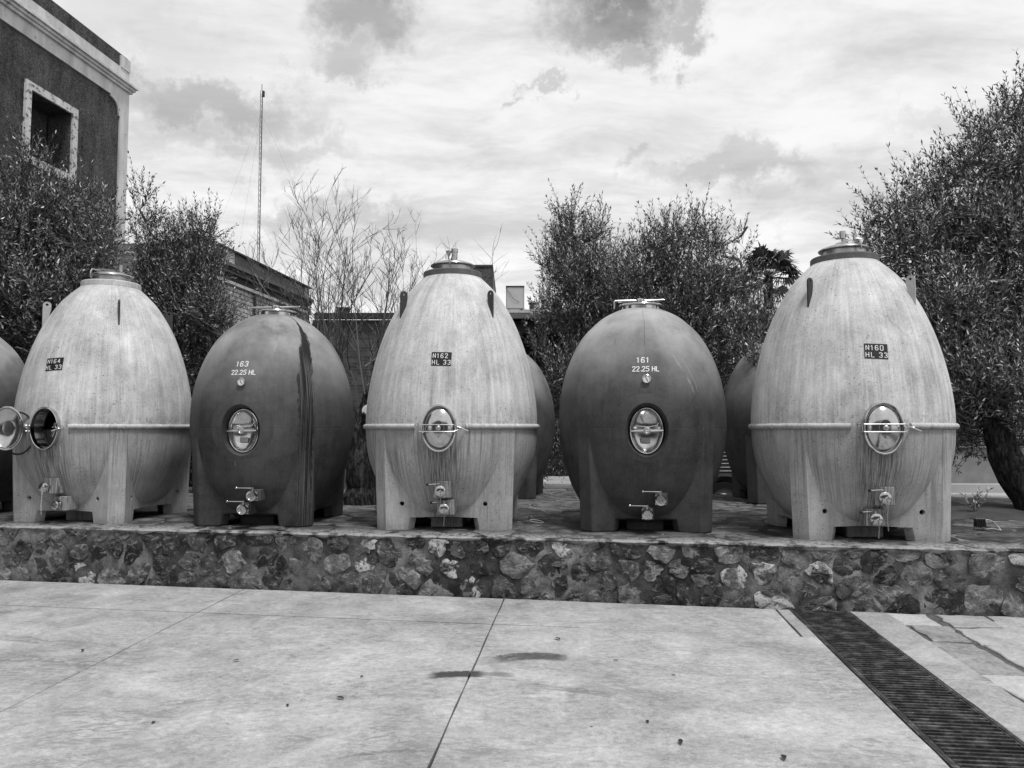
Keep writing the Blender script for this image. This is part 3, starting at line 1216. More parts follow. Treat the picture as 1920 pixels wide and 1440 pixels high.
def patch_mb(Sp, cx, z0, w_, h_, tilt=0., off=.0025, nx=8, nz=5):
    bb = MB()
    vs = []
    for j in range(nz + 1):
        for i in range(nx + 1):
            gx = (i / nx - .5) * w_; gz = (j / nz - .5) * h_
            X_ = cx + gx * math.cos(tilt) - gz * math.sin(tilt)
            Z_ = z0 + gz * math.cos(tilt) + gx * math.sin(tilt)
            r_ = rad_at(Sp, Z_)
            vs.append((X_, -math.sqrt(r_ * r_ - X_ * X_) - off, Z_))
    fs = [(j * (nx + 1) + i, j * (nx + 1) + i + 1, (j + 1) * (nx + 1) + i + 1, (j + 1) * (nx + 1) + i) for j in range(nz) for i in range(nx)]
    bb.add(vs, fs, True)
    return bb


def ring_pts(c, rx, rz, k=40, axis='y'):
    return [Vector((c[0] + rx * math.cos(2 * PI * i / k), c[1], c[2] + rz * math.sin(2 * PI * i / k))) for i in range(k)]


def ell_lathe(bb, c, prof, rx, rz, seg=40, cap_end=True):
    """prof: (scale, y) rings of an ellipse around the -Y axis"""
    vs = []
    for s_, y_ in prof:
        for j in range(seg):
            a = 2 * PI * j / seg
            vs.append((c[0] + rx * s_ * math.cos(a), y_, c[2] + rz * s_ * math.sin(a)))
    fs = []
    for i in range(len(prof) - 1):
        for j in range(seg):
            a_, b_ = i * seg + j, i * seg + (j + 1) % seg
            fs.append((a_, b_, b_ + seg, a_ + seg))
    if cap_end:
        fs.append(tuple((len(prof) - 1) * seg + j for j in range(seg)))
    bb.add(vs, fs, True)


HC = (0, 0, 1.045)          # door centre of the big tanks
HRX, HRZ = .172, .232


def door_parts(root, c, y0, open_=False, mats='steel'):
    """oval domed steel door with rolled rim, boss and clamp"""
    rx, rz = HRX, HRZ
    d_ = MB()
    ell_lathe(d_, c, [(.93, y0 + .012), (.93, y0 - .002), (.90, y0 - .006), (.86, y0 + .004), (.80, y0 - .008), (.70, y0 - .024), (.5, y0 - .040), (.33, y0 - .046), (.32, y0 - .056), (.2, y0 - .059), (.02, y0 - .060)], rx, rz)
    door = d_.build('door', M['steel'], root)
    r_ = MB(); r_.tube(ring_pts((c[0], y0 - .004, c[2]), rx * .97, rz * .98, 44), .0105, 8, closed=True)
    r_.build('rim', M['steel'], door)
    kb = MB(); kb.lathe([(.026, 0), (.026, .012), (.012, .02), (.012, .035), (.0005, .038)], (c[0], y0 - .058, c[2]), RX90, 16)
    kb.lathe([(.010, 0), (.010, .012), (.0005, .014)], (c[0], y0 - .055, c[2] - .085), RX90, 12)
    kb.build('knob', M['dull'], door)
    return door


def make_tank33(open_=False):
    root = empty('egg_tank')
    hollow = open_
    shell = egg_mesh(S33, hollow=hollow).build('shell', M['concrete'], root)
    if open_:
        cu = MB()
        ell_lathe(cu, HC, [(0.001, -.5), (1, -.5), (1, -1.2), (.001, -1.2)], HRX * .93, HRZ * .93, cap_end=True)
        cu.add([cu.v[j] for j in range(40)], [tuple(range(39, -1, -1))])
        cut = cu.build('cutter', M['concrete'])
        boolean(shell, cut)
        shell.data.set_sharp_from_angle(angle=R(38))
        shell.name = 'shell'
    # seam ring, broken by the door
    rgn = MB()
    pts = []
    for i in range(97):
        a = -PI / 2 + .27 + (2 * PI - .54) * i / 96
        pts.append((.952 * math.cos(a), .952 * math.sin(a), 1.062 + .0012 * math.sin(i * 1.7)))
    rgn.tube(pts, .029, 10)
    rgn.build('seam_ring', M['concrete'], root)
    bs = base_mesh(.735, .125, 1.03).build('base', M['concrete'], root)
    holes = MB()
    for k_ in range(4):
        for sx in (-1, 1):
            ro = Matrix.Rotation(k_ * PI / 2, 3, 'Z')
            holes.cyl(ro @ Vector((sx * .43, -.67, .27)), .024, .20, ro @ RX90, 12)
    boolean(bs, holes.build('cutter', M['concrete']))
    bevel(bs, .018, 2)
    apply_mods(bs)
    # pedestal under the belly
    pd = MB()
    pd.prism([(-.17, -.42), (.17, -.42), (.2, .3), (-.2, .3)], 0, .16)
    bevel(pd.build('pedestal', M['concrete'], root), .015)
    # neck and lid
    nk = MB(); nk.lathe([(.30, 2.725), (.330, 2.73), (.330, 2.785), (.322, 2.795), (.20, 2.80), (.02, 2.80)], seg=64, caps=(False, True))
    nk.build('neck_ring', M['neck'], root)
    ld = MB(); ld.lathe([(.212, 2.79), (.212, 2.862), (.225, 2.866), (.238, 2.868), (.243, 2.876), (.238, 2.890), (.21, 2.90), (.14, 2.925), (.06, 2.935), (.002, 2.936)], seg=56)
    lid = ld.build('lid', M['dull'], root)
    rm = MB(); rm.tube([(.243 * math.cos(2 * PI * i / 40), .243 * math.sin(2 * PI * i / 40), 2.876) for i in range(40)], .009, 8, closed=True)
    rm.build('rim', M['steel'], lid)
    # lifting lugs: radial fins with a rounded holed top
    for k_, aa in enumerate((45, 135, 225, 315)):
        ro = Matrix.Rotation(R(aa), 3, 'Z')
        ol = [(.702, 2.205), (.645, 2.31), (.618, 2.42)]
        c_ = (.659, 2.47)
        ol += [(c_[0] + .044 * math.cos(t), c_[1] + .044 * math.sin(t)) for t in [R(q_) for q_ in (190, 160, 130, 100, 70, 40, 10, -10)]]
        hole = [(c_[0] + .014 * math.cos(R(q_)), c_[1] + .010 + .014 * math.sin(R(q_))) for q_ in range(0, 360, 45)]
        lug = MB()
        # plate in local xz, radial outwards along -y after rotation
        A_ = [Vector((x_, 0, z_)) for x_, z_ in ol]
        vs = []
        for sgn in (-.008, .008):
            for (x_, z_) in ol:
                vs.append(ro @ Vector((x_, sgn, z_)))
        k = len(ol)
        fs = [tuple(range(k)), tuple(range(2 * k - 1, k - 1, -1))] + [(i, i + k, (i + 1) % k + k, (i + 1) % k) for i in range(k)]
        lug.add(vs, fs)
        lo = lug.build('lifting_lug', M['plate_steel'], root)
        hb = MB(); hb.cyl(ro @ Vector((c_[0], 0, c_[1] + .008)), .015, .08, ro @ RX90, 12)
        boolean(lo, hb.build('cutter', M['plate_steel']))
    return root


def steel_collar(root, y0, y1):
    cb = MB()
    ell_lathe(cb, HC, [(.99, y1), (.99, y0), (.96, y0 - .004), (.93, y0), (.93, y1 + .10)], HRX, HRZ, cap_end=False)
    return cb.build('door_collar', M['steel'], root)


def closed_door(root, y0=-1.0, wing=-.25):
    door = door_parts(root, HC, y0)
    cb = MB()
    for dz in (.034, -.034):
        cb.tube([(-.215, y0 + .055, HC[2] + dz), (-.21, y0 - .005, HC[2] + dz), (-.19, y0 - .075, HC[2] + dz), (0, y0 - .088, HC[2] + dz), (.155, y0 - .078, HC[2] + dz), (.195, y0 - .045, HC[2] + dz * .5)], .0048, 6)
    for x_ in (-.20, -.145):
        cb.tube([(x_, y0 - .066, HC[2] - .034), (x_, y0 - .066, HC[2] + .034)], .0042, 6)
    cb.tube([(-.215, y0 + .02, HC[2] - .05), (-.215, y0 + .02, HC[2] + .05)], .007, 8)
    cl = cb.build('clamp_bar', M['dull'], root)
    wb = MB()
    wb.tube([(.195, y0 - .045, HC[2]), (.235, y0 - .01, HC[2]), (.25, y0 + .06, HC[2])], .008, 8)
    wb.cyl((.228, y0 - .03, HC[2] + .002), .013, .03, Matrix.Rotation(R(90), 3, 'Y'), 12)
    wb.tube([(.150, y0 - .055, HC[2] + .033), (.222, y0 - .05, HC[2] + .004)], .005, 6)
    wb.tube([(.222, y0 - .05, HC[2] + .004), (.296, y0 - .045, HC[2] - .028)], .0078, 8)
    wb.build('wing_nut', M['steel'], cl)
    return door


def boss(root, cx, cz, w_, h_, y_in, y_out, mt='concrete', name='valve_block'):
    bb = MB()
    yc = (y_in + y_out) / 2
    bb.prism([(cx - w_ / 2, cz - h_ / 2), (cx + w_ / 2, cz - h_ / 2), (cx + w_ / 2 * 1.0, cz + h_ / 2), (cx - w_ / 2, cz + h_ / 2)], -y_in, -y_out, RX90, (0, 0, 0))
    # prism in xy -> x,z plane : RX90 maps (x,y,z)->(x,-z,y)
    o = bb.build(name, M[mt], root)
    bevel(o, .008, 2)
    return o


def chain_mb(p0, L_, rg):
    bb = MB()
    k = int(L_ / .014)
    x, y, z = p0
    for i in range(k):
        cx_ = x + .004 * math.sin(i * .35); cz_ = z - i * .014
        pts = []
        for j in range(8):
            a = 2 * PI * j / 8
            dx_ = .0042 * math.cos(a); dz_ = .009 * math.sin(a)
            pts.append((cx_ + (dx_ if i % 2 else 0), y + (0 if i % 2 else dx_), cz_ + dz_))
        bb.tube(pts, .0016, 4, closed=True)
    return bb


def valve33(root, x, y, z, lever=-.13, lz=.075, chain=.16, capped=True):
    """capped butterfly valve with a black-knobbed lever"""
    vb = MB()
    vb.lathe([(.040, 0), (.040, .012), (.030, .014), (.030, .04), (.050, .042), (.053, .048), (.053, .058), (.046, .062), (.046, .070)] if capped else [(.040, 0), (.040, .012), (.030, .014), (.030, .05), (.045, .052), (.045, .072), (.030, .074), (.030, .03), (.001, .03)], (x, y, z), RX90, 24)
    vb.tube([(x, y - .03, z + .02), (x, y - .03, z + lz)], .010, 10)
    v = vb.build('valve', M['steel'], root)
    if capped:
        cb = MB(); cb.lathe([(.046, .062), (.047, .076), (.042, .079), (.012, .081), (.0005, .081)], (x, y, z), RX90, 24)
        cb.tube([(x - .012, y - .083, z - .008), (x + .012, y - .083, z + .010)], .006, 6)
        cb.build('cap', M['steel'], v)
    lb = MB(); lb.tube([(x + .006, y - .03, z + lz - .008), (x - .03, y - .032, z + lz - .008), (x + lever, y - .045, z + lz - .012)], [.006, .0045, .004], 6)
    lb.build('lever', M['steel'], v)
    kb = MB(); kb.ball((x + lever, y - .045, z + lz - .012), .015)
    kb.build('lever_knob', M['black_plastic'], v)
    if chain:
        chain_mb((x + .006, y - .088, z - .004), chain, rnd).build('chain', M['dull'], v)
    return v


def number_plate(root, Sp, lines_, cx, cz, w_, h_, tilt):
    pl_ = patch_mb(Sp, cx, cz, w_, h_, tilt).build('number_plate', M['black_paint'], root)
    hh = .046
    tb = text_mb(Sp, lines_[0], cx - .012, cz + .012, hh * .95, .20, .42, tilt=tilt)
    t2 = text_mb(Sp, lines_[1], cx, cz - .056, hh * .95, .20, .42, tilt=tilt)
    tb.build('lettering', M['white_paint'], pl_)
    t2.build('lettering', M['white_paint'], pl_)


def top_valve(lid, kind):
    bb = MB()
    if kind == 0:
        bb.cyl((0, 0, 2.925), .05, .03); bb.cyl((.02, .0, 2.97), .032, .07); bb.cyl((.02, 0, 3.025), .038, .04, seg=16)
        bb.lathe([(.012, 2.93), (.014, 2.985), (.034, 3.01), (.034, 3.02)], (-.045, -.01, 0), None, 14, caps=(False, True))
        bb.tube([(-.075, -.02, 2.93), (-.078, -.02, 2.985), (.01, -.03, 2.99)], .006, 6)
    elif kind == 1:
        bb.box((-.02, 0, 2.925), (.12, .05, .02), rot=Matrix.Rotation(R(-14), 3, 'Y'))
        bb.cyl((0, 0, 2.955), .022, .06); bb.cyl((-.012, 0, 3.01), .030, .075, seg=16)
        bb.cyl((.11, 0, 2.99), .020, .07, seg=14); bb.tube([(.11, 0, 2.95), (.10, -.02, 2.90)], .008, 6)
        bb.tube([(.11, -.02, 2.968), (.17, -.02, 2.962)], .004, 6)
    else:
        bb.cyl((.08, .05, 2.955), .026, .09, seg=16)
        bb.box((-.02, -.02, 2.935), (.28, .04, .010), rot=Matrix.Rotation(R(9), 3, 'Y'))
        bb.box((-.04, -.05, 2.925), (.22, .03, .010), rot=Matrix.Rotation(R(4), 3, 'Y') @ Matrix.Rotation(R(12), 3, 'Z'))
    o = bb.build('top_valve', M['dull'], lid, (0, 0, .03))
    cb = MB()
    sx = {0: 0., 1: .09, 2: -.09}[kind]
    sy = -math.sqrt(.252 ** 2 - sx ** 2)
    cb.tube([(sx, sy, 2.835), (sx, sy - .012, 2.86), (sx, sy - .012, 2.90), (sx, sy + .01, 2.935), (sx, -.06, 2.94)], .010, 8)
    cb.build('lid_clamp', M['dull'], lid)


def child(root, nm):
    for c_ in root.children:
        if c_.name.split('.')[0] == nm:
            return c_


eggs33 = ((-.67, 8.61, -3, 'N162', 0, 'centre of the row, valves hung with chains'),)
proto = make_tank33(False)
open_tank = make_tank33(True)
t162 = proto
t160 = copy_tree(proto)
GRP = 'egg-shaped concrete wine tanks in the front row'


def place_tank(o, x, y, deg, label, grp=GRP):
    o.location = (x, y, ZP + .002)
    o.rotation_euler = (0, 0, R(deg))
    tag(o, label, 'wine tank', grp)


place_tank(t162, -.67, 8.61, -3, 'pale concrete egg tank stencilled N162 HL 33, in the middle of the row')
place_tank(t160, 3.43, 7.84, -7, 'pale concrete egg tank stencilled N160 HL 33, tallest-looking and nearest the right tree')
place_tank(open_tank, -4.86, 9.23, -10, 'pale concrete egg tank stencilled N164 HL 33 with its oval door swung open')

for t_, ln, kind, tl in ((t162, ('N162', 'HL 33'), 0, R(-1)), (t160, ('N160', 'HL 33'), 1, R(-3)), (open_tank, ('N164', 'HL 33'), 2, R(3))):
    number_plate(t_, S33, ln, 0. if kind else .0, 1.745, .205, .142, tl)
    steel_collar(t_, -.985, -.90)
    top_valve(child(t_, 'lid'), kind)
def repaint(o_, mt):
    o_.data = o_.data.copy()
    o_.data.materials.clear()
    o_.data.materials.append(M[mt])


for t_, ks in ((t160, (3, 0)), (open_tank, (2, 3))):
    lg = [c_ for c_ in t_.children if c_.name.startswith('lifting_lug')]
    repaint(lg[ks[0]], 'plate_lit')
repaint(child(open_tank, 'neck_ring'), 'concrete')
# closed doors
closed_door(t162)
closed_door(t160)
# open door of tank 164: hinged on the left
hp = Vector((-.205, -.97, HC[2]))
dr_ = empty('open_door')
dr_.parent = open_tank
dr_.location = hp
dr_.rotation_euler = (0, 0, R(16))
dc = (-.205, 0, 0)
bb = MB()
y0 = -.02
ell_lathe(bb, dc, [(.93, y0 + .02), (.93, y0 - .002), (.90, y0 - .006), (.86, y0 + .004), (.80, y0 + .010), (.70, y0 + .022), (.5, y0 + .036), (.36, y0 + .040), (.35, y0 + .030), (.2, y0 + .028), (.02, y0 + .028)], HRX, HRZ)
bb.build('door_panel', M['steel'], dr_)
bb = MB(); bb.tube(ring_pts((dc[0], y0 - .004, dc[2]), HRX * .97, HRZ * .98, 44), .0115, 8, closed=True); bb.build('rim', M['steel'], dr_)
bb = MB(); bb.tube(ring_pts((dc[0] + .075, y0 + .085, dc[2] - .055), HRX * .97, HRZ * .98, 44), .010, 8, closed=True); bb.build('gasket', M['rubber'], dr_)
bb = MB(); bb.tube([(.0, 0, -.05), (.0, 0, .05)], .008, 8); bb.tube([(-.02, -.01, .03), (.03, .02, .03)], .006, 6); bb.tube([(-.02, -.01, -.03), (.03, .02, -.03)], .006, 6)
bb.tube([(.01, 0, .0), (.05, .08, .0)], .012, 8)
bb.build('hinge', M['dull'], dr_)
bb = MB()
bb.tube([(.16, -.99, HC[2]), (.235, -.975, HC[2] + .002)], .009, 8)
bb.tube([(.145, -1.03, HC[2] - .09), (.16, -1.02, HC[2] - .03)], .011, 8)
bb.tube([(.16, -1.02, HC[2] + .005), (.165, -1.015, HC[2] + .06)], .010, 8)
bb.tube([(.13, -1.02, HC[2] - .03), (.20, -1.0, HC[2] + .0)], .008, 8)
bb.tube([(.13, -1.01, HC[2] + .01), (.20, -1.0, HC[2] + .012)], .007, 8)
bb.build('wing_nut', M['steel'], open_tank)

# valve blocks and valves of the big tanks
for t_, (ux, uz, lx, lz) in ((t162, (.0, .42, .03, .235)), (t160, (.03, .42, -.03, .22)), (open_tank, (-.02, .41, .055, .215))):
    boss(t_, ux + .015, uz + .01, .17, .17, -.5, -.85)
    boss(t_, lx + .01, lz + .01, .17, .155, -.4, -.79)
    if t_ is open_tank:
        v = valve33(t_, ux - .02, -.85, uz, lever=-.02, lz=.05, chain=.30)
        valve33(t_, lx + .01, -.79, lz, lever=.02, lz=.055, chain=0, capped=False)
    else:
        valve33(t_, ux, -.85, uz, chain=.20 if t_ is t162 else .30)
        valve33(t_, lx, -.79, lz, chain=.17)

# the pale lug of the open tank has sky light painted into its colour
# ------------------------------------------------------------------ smaller grey tanks
HC2 = (0, 0, 1.02)


def make_tank22(mt):
    root = empty('egg_tank')
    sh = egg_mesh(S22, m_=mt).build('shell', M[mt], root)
    # slightly raised circular collar cast round the door recess, dying out downwards
    pd = MB()
    K = 96
    vs = []
    for ring in range(5):
        for q_ in range(K):
            a = 2 * PI * q_ / K
            f_ = (0, 0, .5, 1, 1)[ring]
            ox, oz = .335 * math.cos(a), HC2[2] + .03 + .335 * math.sin(a)
            ix_, iz_ = .210 * math.cos(a), HC2[2] + .273 * math.sin(a)
            X_, Z_ = ox + (ix_ - ox) * f_, oz + (iz_ - oz) * f_
            r_ = rad_at(S22, Z_)
            hgt = .0075 * min(1., max(0., (Z_ - HC2[2]) / .33 + .55))
            vs.append((X_, -math.sqrt(r_ * r_ - X_ * X_) + (.01 if ring in (0, 4) else -hgt), Z_))
    pd.add(vs, [(ring * K + q_, ring * K + (q_ + 1) % K, (ring + 1) * K + (q_ + 1) % K, (ring + 1) * K + q_) for ring in range(4) for q_ in range(K)], True)
    pad = pd.build('door_pad', M[mt], root)
    cu = MB()
    ell_lathe(cu, HC2, [(.001, -.69), (.80, -.69), (.82, -.76), (1.14, -.97), (.001, -.97)], .207, .270, cap_end=True)
    cu.add([cu.v[j] for j in range(40)], [tuple(range(39, -1, -1))])
    boolean(sh, cu.build('cutter', M[mt]))
    sh.data.set_sharp_from_angle(angle=R(30))
    bs = base_mesh(.690, .125, 1.0).build('base', M[mt], root)
    bevel(bs, .016, 2)
    apply_mods(bs)
    pd = MB(); pd.prism([(-.19, -.42), (.19, -.42), (.21, .3), (-.21, .3)], 0, .16)
    bevel(pd.build('pedestal', M[mt], root), .012)
    nk = MB(); nk.lathe([(.200, 2.31), (.200, 2.375), (.215, 2.378)], seg=56)
    nk.build('steel_neck', M['steel'], root)
    ld = MB(); ld.lathe([(.205, 2.374), (.232, 2.376), (.238, 2.384), (.232, 2.394), (.2, 2.398), (.12, 2.412), (.04, 2.416), (.001, 2.416)], seg=56)
    lid = ld.build('lid', M['steel'], root)
    lb = MB()
    lb.tube([(-.285, -.06, 2.35), (-.285, -.06, 2.43), (-.27, -.05, 2.438), (0, .0, 2.445), (.27, .05, 2.458)], [.009, .009, .011, .015, .008], 8)
    lb.tube([(-.24, -.01, 2.43), (.26, .03, 2.46)], .006, 6)
    lb.build('lid_lever', M['dull'], lid)
    kb = MB(); kb.lathe([(.05, 2.43), (.05, 2.455), (.03, 2.468), (.001, 2.47)], seg=20); kb.build('lid_knob', M['steel'], lid)
    return root


def dress22(root, number):
    # oval mirror-bright door low in the recess
    y0 = -.800
    c = HC2
    rx, rz = .163, .228
    db = MB()
    ell_lathe(db, c, [(.985, y0 + .05), (.985, y0 - .004), (.955, y0 - .008), (.93, y0 + .002), (.90, y0 + .010), (.7, y0 + .036), (.4, y0 + .058), (.02, y0 + .066)], rx, rz)
    door = db.build('door', M['steel'], root)
    rb = MB(); rb.tube(ring_pts((0, y0 - .004, c[2]), rx * .98, rz * .985, 44), .0095, 8, closed=True); rb.build('rim', M['steel'], door)
    hb = MB()
    hb.tube([(-.158, y0 - .045, c[2] - .004), (-.06, y0 - .055, c[2]), (.06, y0 - .055, c[2]), (.158, y0 - .045, c[2] + .002)], [.0075, .015, .015, .009], 8)
    hb.build('handle_bar', M['steel'], door)
    kb = MB(); kb.lathe([(.020, -.075), (.020, .035), (.036, .036), (.038, .044), (.036, .056), (.022, .060), (.016, .054), (.001, .054)], (0, y0 - .012, c[2]), RX90, 24)
    kb.build('knob', M['dull'], door)
    pb = MB(); pb.box((-.01, y0 + .036, c[2] - .095), (.088, .004, .052)); pb.build('name_plate', M['dull'], door)
    pb = MB(); pb.tube([(-.10, y0 - .02, c[2] + .045), (.02, y0 - .035, c[2] + .035), (.10, y0 - .03, c[2] + .05), (.115, y0 - .02, c[2] + .075)], .006, 6)
    pb.build('hinge_bar', M['steel'], door)
    # valves
    for (x, z, yb) in ((.125, .345, -.80), (.0, .20, -.74)):
        boss(root, x + .012, z + .004, .12, .12, -.3, yb, mt=MT, name='valve_block')
        vb = MB()
        vb.box((x, yb - .006, z), (.10, .012, .10))
        vb.lathe([(.046, .01), (.046, .03), (.036, .032), (.036, .05), (.052, .052), (.055, .06), (.052, .072), (.040, .074), (.036, .064), (.020, .064), (.018, .05), (.001, .05)], (x, yb, z), RX90, 28)
        vb.tube([(x, yb - .035, z + .03), (x, yb - .035, z + .09)], .013, 10)
        for sx in (-1, 1):
            for sz in (-1, 1):
                vb.cyl((x + sx * .040, yb - .014, z + sz * .040), .006, .008, RX90, 8)
        v = vb.build('valve', M['steel'], root)
        lb = MB(); lb.tube([(x + .012, yb - .035, z + .080), (x - .165, yb - .045, z + .082)], [.007, .005], 8); lb.build('lever', M['steel'], v)
        k2 = MB(); k2.ball((x - .168, yb - .045, z + .082), .014); k2.build('lever_knob', M['steel'], v)
    # thermometer
    gz = 1.528
    yy = -rad_at(S22, gz)
    gb = MB(); gb.lathe([(.018, -.03), (.018, .02), (.040, .022), (.043, .028), (.043, .040), (.038, .043), (.036, .036)], (.0, yy, gz), RX90, 28)
    g_ = gb.build('thermometer', M['steel'], root)
    fb = MB(); fb.lathe([(.037, .036), (.001, .037)], (0, yy, gz), RX90, 24); fb.build('dial', M['white_dial'], g_)
    nb = MB(); nb.box((.0, yy - .0395, gz), (.004, .002, .050), rot=Matrix.Rotation(R(-25), 3, 'Y'))
    for k_ in range(10):
        a = R(-50 + 28 * k_)
        nb.box((.030 * math.cos(a), yy - .0388, gz + .030 * math.sin(a)), (.006, .001, .0016), rot=Matrix.Rotation(-a, 3, 'Y'))
    nb.build('needle', M['black_plastic'], g_)
    t1 = text_mb(S22, number, -.03, 1.695, .052, .26, .40, lean=.06)
    t2 = text_mb(S22, '22.25 HL', -.005, 1.606, .047, .27, .16, lean=.06)
    t1.build('lettering', M['white_paint'], root)
    t2.build('lettering', M['white_paint'], root)


MT = 'dark'
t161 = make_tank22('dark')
backs = [copy_tree(t161) for _ in range(3)]
left_front = copy_tree(t161)
dress22(t161, '161')
MT = 'drip'
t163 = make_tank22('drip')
dress22(t163, '163')
place_tank(t161, 1.41, 8.38, -6, 'dark grey egg tank painted 161 22.25 HL, scratched on its right shoulder')
place_tank(t163, -2.74, 8.85, -5, 'dark grey egg tank painted 163 22.25 HL with a long black drip stain')
place_tank(left_front, -6.95, 9.55, -8, 'dark grey egg tank cut off by the left edge of the photo')
G2 = 'grey egg tanks standing in the back row'
for o_, (x_, y_, a_), lab in zip(backs, ((-.22, 12.1, 172), (4.0, 11.3, 175), (-4.4, 12.85, 170)),
                                 ('dark grey egg tank in the back row, showing beside the right edge of tank N162',
                                  'dark grey back-row egg tank overhung by olive twigs, between 161 and N160',
                                  'dark grey egg tank in the back row, peeping between tanks N164 and 163')):
    place_tank(o_, x_, y_, a_, lab, G2)

# ------------------------------------------------------------------ buildings
HD = Vector((-.118, -.993))       # facade direction towards the camera
HN = Vector((.993, -.118))        # facade outward normal (to the right)


class Frame:
    def __init__(s, C):
        s.C = Vector(C)

    def box(s, bb, s0, s1, t0, t1, z0, z1, mi=0):
        """s along the facade towards the camera, t outwards"""
        c = s.C + HD * (s0 + s1) / 2 + HN * (t0 + t1) / 2
        bb.box((c.x, c.y, (z0 + z1) / 2), (t1 - t0, s1 - s0, z1 - z0), math.atan2(HN.y, HN.x), mi=mi)

    def pt(s, a, t, z):
        q_ = s.C + HD * a + HN * t
        return Vector((q_.x, q_.y, z))


F = Frame((-8.73, 17.0))
bl = tag(empty('stucco_building', (-8.73, 17.0, 0)), 'tall dark stucco building with white cornice and one square window, at the left edge', 'building')


def fpart(fr, root, name, mt, *boxes):
    bb = MB()
    for bx in boxes:
        fr.box(bb, *bx)
    o = bb.build(name, M[mt])
    o.parent = root
    o.matrix_parent_inverse = Matrix.Translation(root.location).inverted()
    return o


wz0, wz1, wsa, wsb = 6.72, 7.98, 1.78, 2.92
fpart(F, bl, 'wall', 'stucco', (0, wsa, -.5, 0, -.1, 10.0), (wsb, 14, -.5, 0, -.1, 10.0), (wsa, wsb, -.5, 0, -.1, wz0), (wsa, wsb, -.5, 0, wz1, 10.0), (0, 14, -12, -.55, -.1, 9.9))
fpart(F, bl, 'parapet', 'stucco', (.32, 14, -.28, .012, 9.62, 9.98))
fpart(F, bl, 'corner_pilaster', 'trim', (-.03, .27, -.3, .035, -.1, 8.93))
fpart(F, bl, 'frieze_band', 'trim', (-.03, 14, -.3, .035, 8.93, 9.20))
mo = fpart(F, bl, 'cornice_moulding', 'trim', (-.08, 14, -.3, .09, 9.205, 9.26), (-.12, 14, -.3, .13, 9.262, 9.32), (-.16, 14, -.3, .18, 9.322, 9.37))
fpart(F, bl, 'upper_band', 'trim', (-.02, 14, -.3, .03, 9.372, 9.68))
fpart(F, bl, 'corner_block', 'trim', (-.03, .30, -.35, .05, 9.682, 9.95))
# scalloped inner corner between pilaster and frieze
sc = MB()
poly = [(.27, 8.93), (.62, 8.93), (.60, 8.88), (.52, 8.87), (.42, 8.82), (.36, 8.74), (.33, 8.64), (.31, 8.56), (.27, 8.55)]
k = len(poly)
vs = [F.pt(a, .034, z_) for a, z_ in poly] + [F.pt(a, -.02, z_) for a, z_ in poly]
sc.add(vs, [tuple(range(k - 1, -1, -1)), tuple(range(k, 2 * k))] + [(i, (i + 1) % k, (i + 1) % k + k, i + k) for i in range(k)])
o = sc.build('scalloped_corner', M['trim']); o.parent = bl; o.matrix_parent_inverse = Matrix.Translation(bl.location).inverted()
fw = .145
win = fpart(F, bl, 'window', 'trim_peel', (wsa - fw, wsa, -.02, .05, wz0 - fw, wz1 + fw), (wsb, wsb + fw, -.02, .05, wz0 - fw, wz1 + fw), (wsa, wsb, -.02, .05, wz1, wz1 + fw), (wsa, wsb, -.02, .06, wz0 - fw, wz0))
for nm, mt, bxs in (('reveal', 'reveal', [(wsa, wsa + .012, -.46, -.021, wz0, wz1), (wsb - .012, wsb, -.46, -.021, wz0, wz1), (wsa + .012, wsb - .012, -.46, -.021, wz1 - .012, wz1), (wsa + .012, wsb - .012, -.46, -.021, wz0, wz0 + .012)]),
                    ('shutter', 'dark_wood', [(wsa + .012, wsa + .07, -.44, -.38, wz0 + .012, wz1 - .012), (wsb - .07, wsb - .012, -.44, -.38, wz0 + .012, wz1 - .012), ((wsa + wsb) / 2 - .03, (wsa + wsb) / 2 + .03, -.44, -.38, wz0 + .012, wz1 - .012), (wsa + .07, wsb - .07, -.44, -.38, wz1 - .08, wz1 - .012), (wsa + .07, wsb - .07, -.44, -.38, 7.3, 7.36)]),
                    ('pane', 'glass', [(wsa + .012, wsb - .012, -.462, -.45, wz0 + .012, wz1 - .012)])):
    bb = MB()
    for bx in bxs:
        F.box(bb, *bx)
    o = bb.build(nm, M[mt]); o.parent = win
    o.matrix_parent_inverse = Matrix.Translation(bl.location).inverted()

# long hall behind, same direction
F2 = Frame((-5.75, 21.6))
hl = tag(empty('long_hall', (-5.75, 21.6, 0)), 'long low hall with banded dark fascia and whitewashed brick wall, behind the bare shrub', 'building')
fpart(F2, hl, 'core', 'reveal', (0.05, 5.9, -6, -.30, -.1, 5.5))
fpart(F2, hl, 'parapet_band', 'fascia', (.30, 4.45, -.3, -.02, 5.27, 5.58))
fpart(F2, hl, 'roof_edge', 'dark_fascia', (-.05, 5.9, -.32, .06, 5.582, 5.62))
fpart(F2, hl, 'end_block', 'ledge', (0, .30, -.3, .0, 5.27, 5.58))
fpart(F2, hl, 'end_block', 'ledge', (4.45, 4.85, -.3, .0, 5.27, 5.58))
fpart(F2, hl, 'parapet_band', 'fascia', (4.85, 5.9, -.3, -.02, 5.27, 5.58))
fpart(F2, hl, 'moulding', 'fascia', (-.05, 5.9, -.3, .13, 5.20, 5.268))
fpart(F2, hl, 'moulding', 'dark_fascia', (-.03, 5.9, -.3, .08, 5.145, 5.198))
fpart(F2, hl, 'moulding', 'fascia', (-.03, 5.9, -.3, .04, 5.085, 5.143))
fpart(F2, hl, 'frieze_band', 'dark_fascia', (0, 5.9, -.3, -.04, 4.90, 5.083))
fpart(F2, hl, 'ledge', 'ledge', (-.04, 5.9, -.3, .06, 4.83, 4.898))
wallb = MB(); F2.box(wallb, 0, 5.9, -.3, 0, -.1, 4.828)
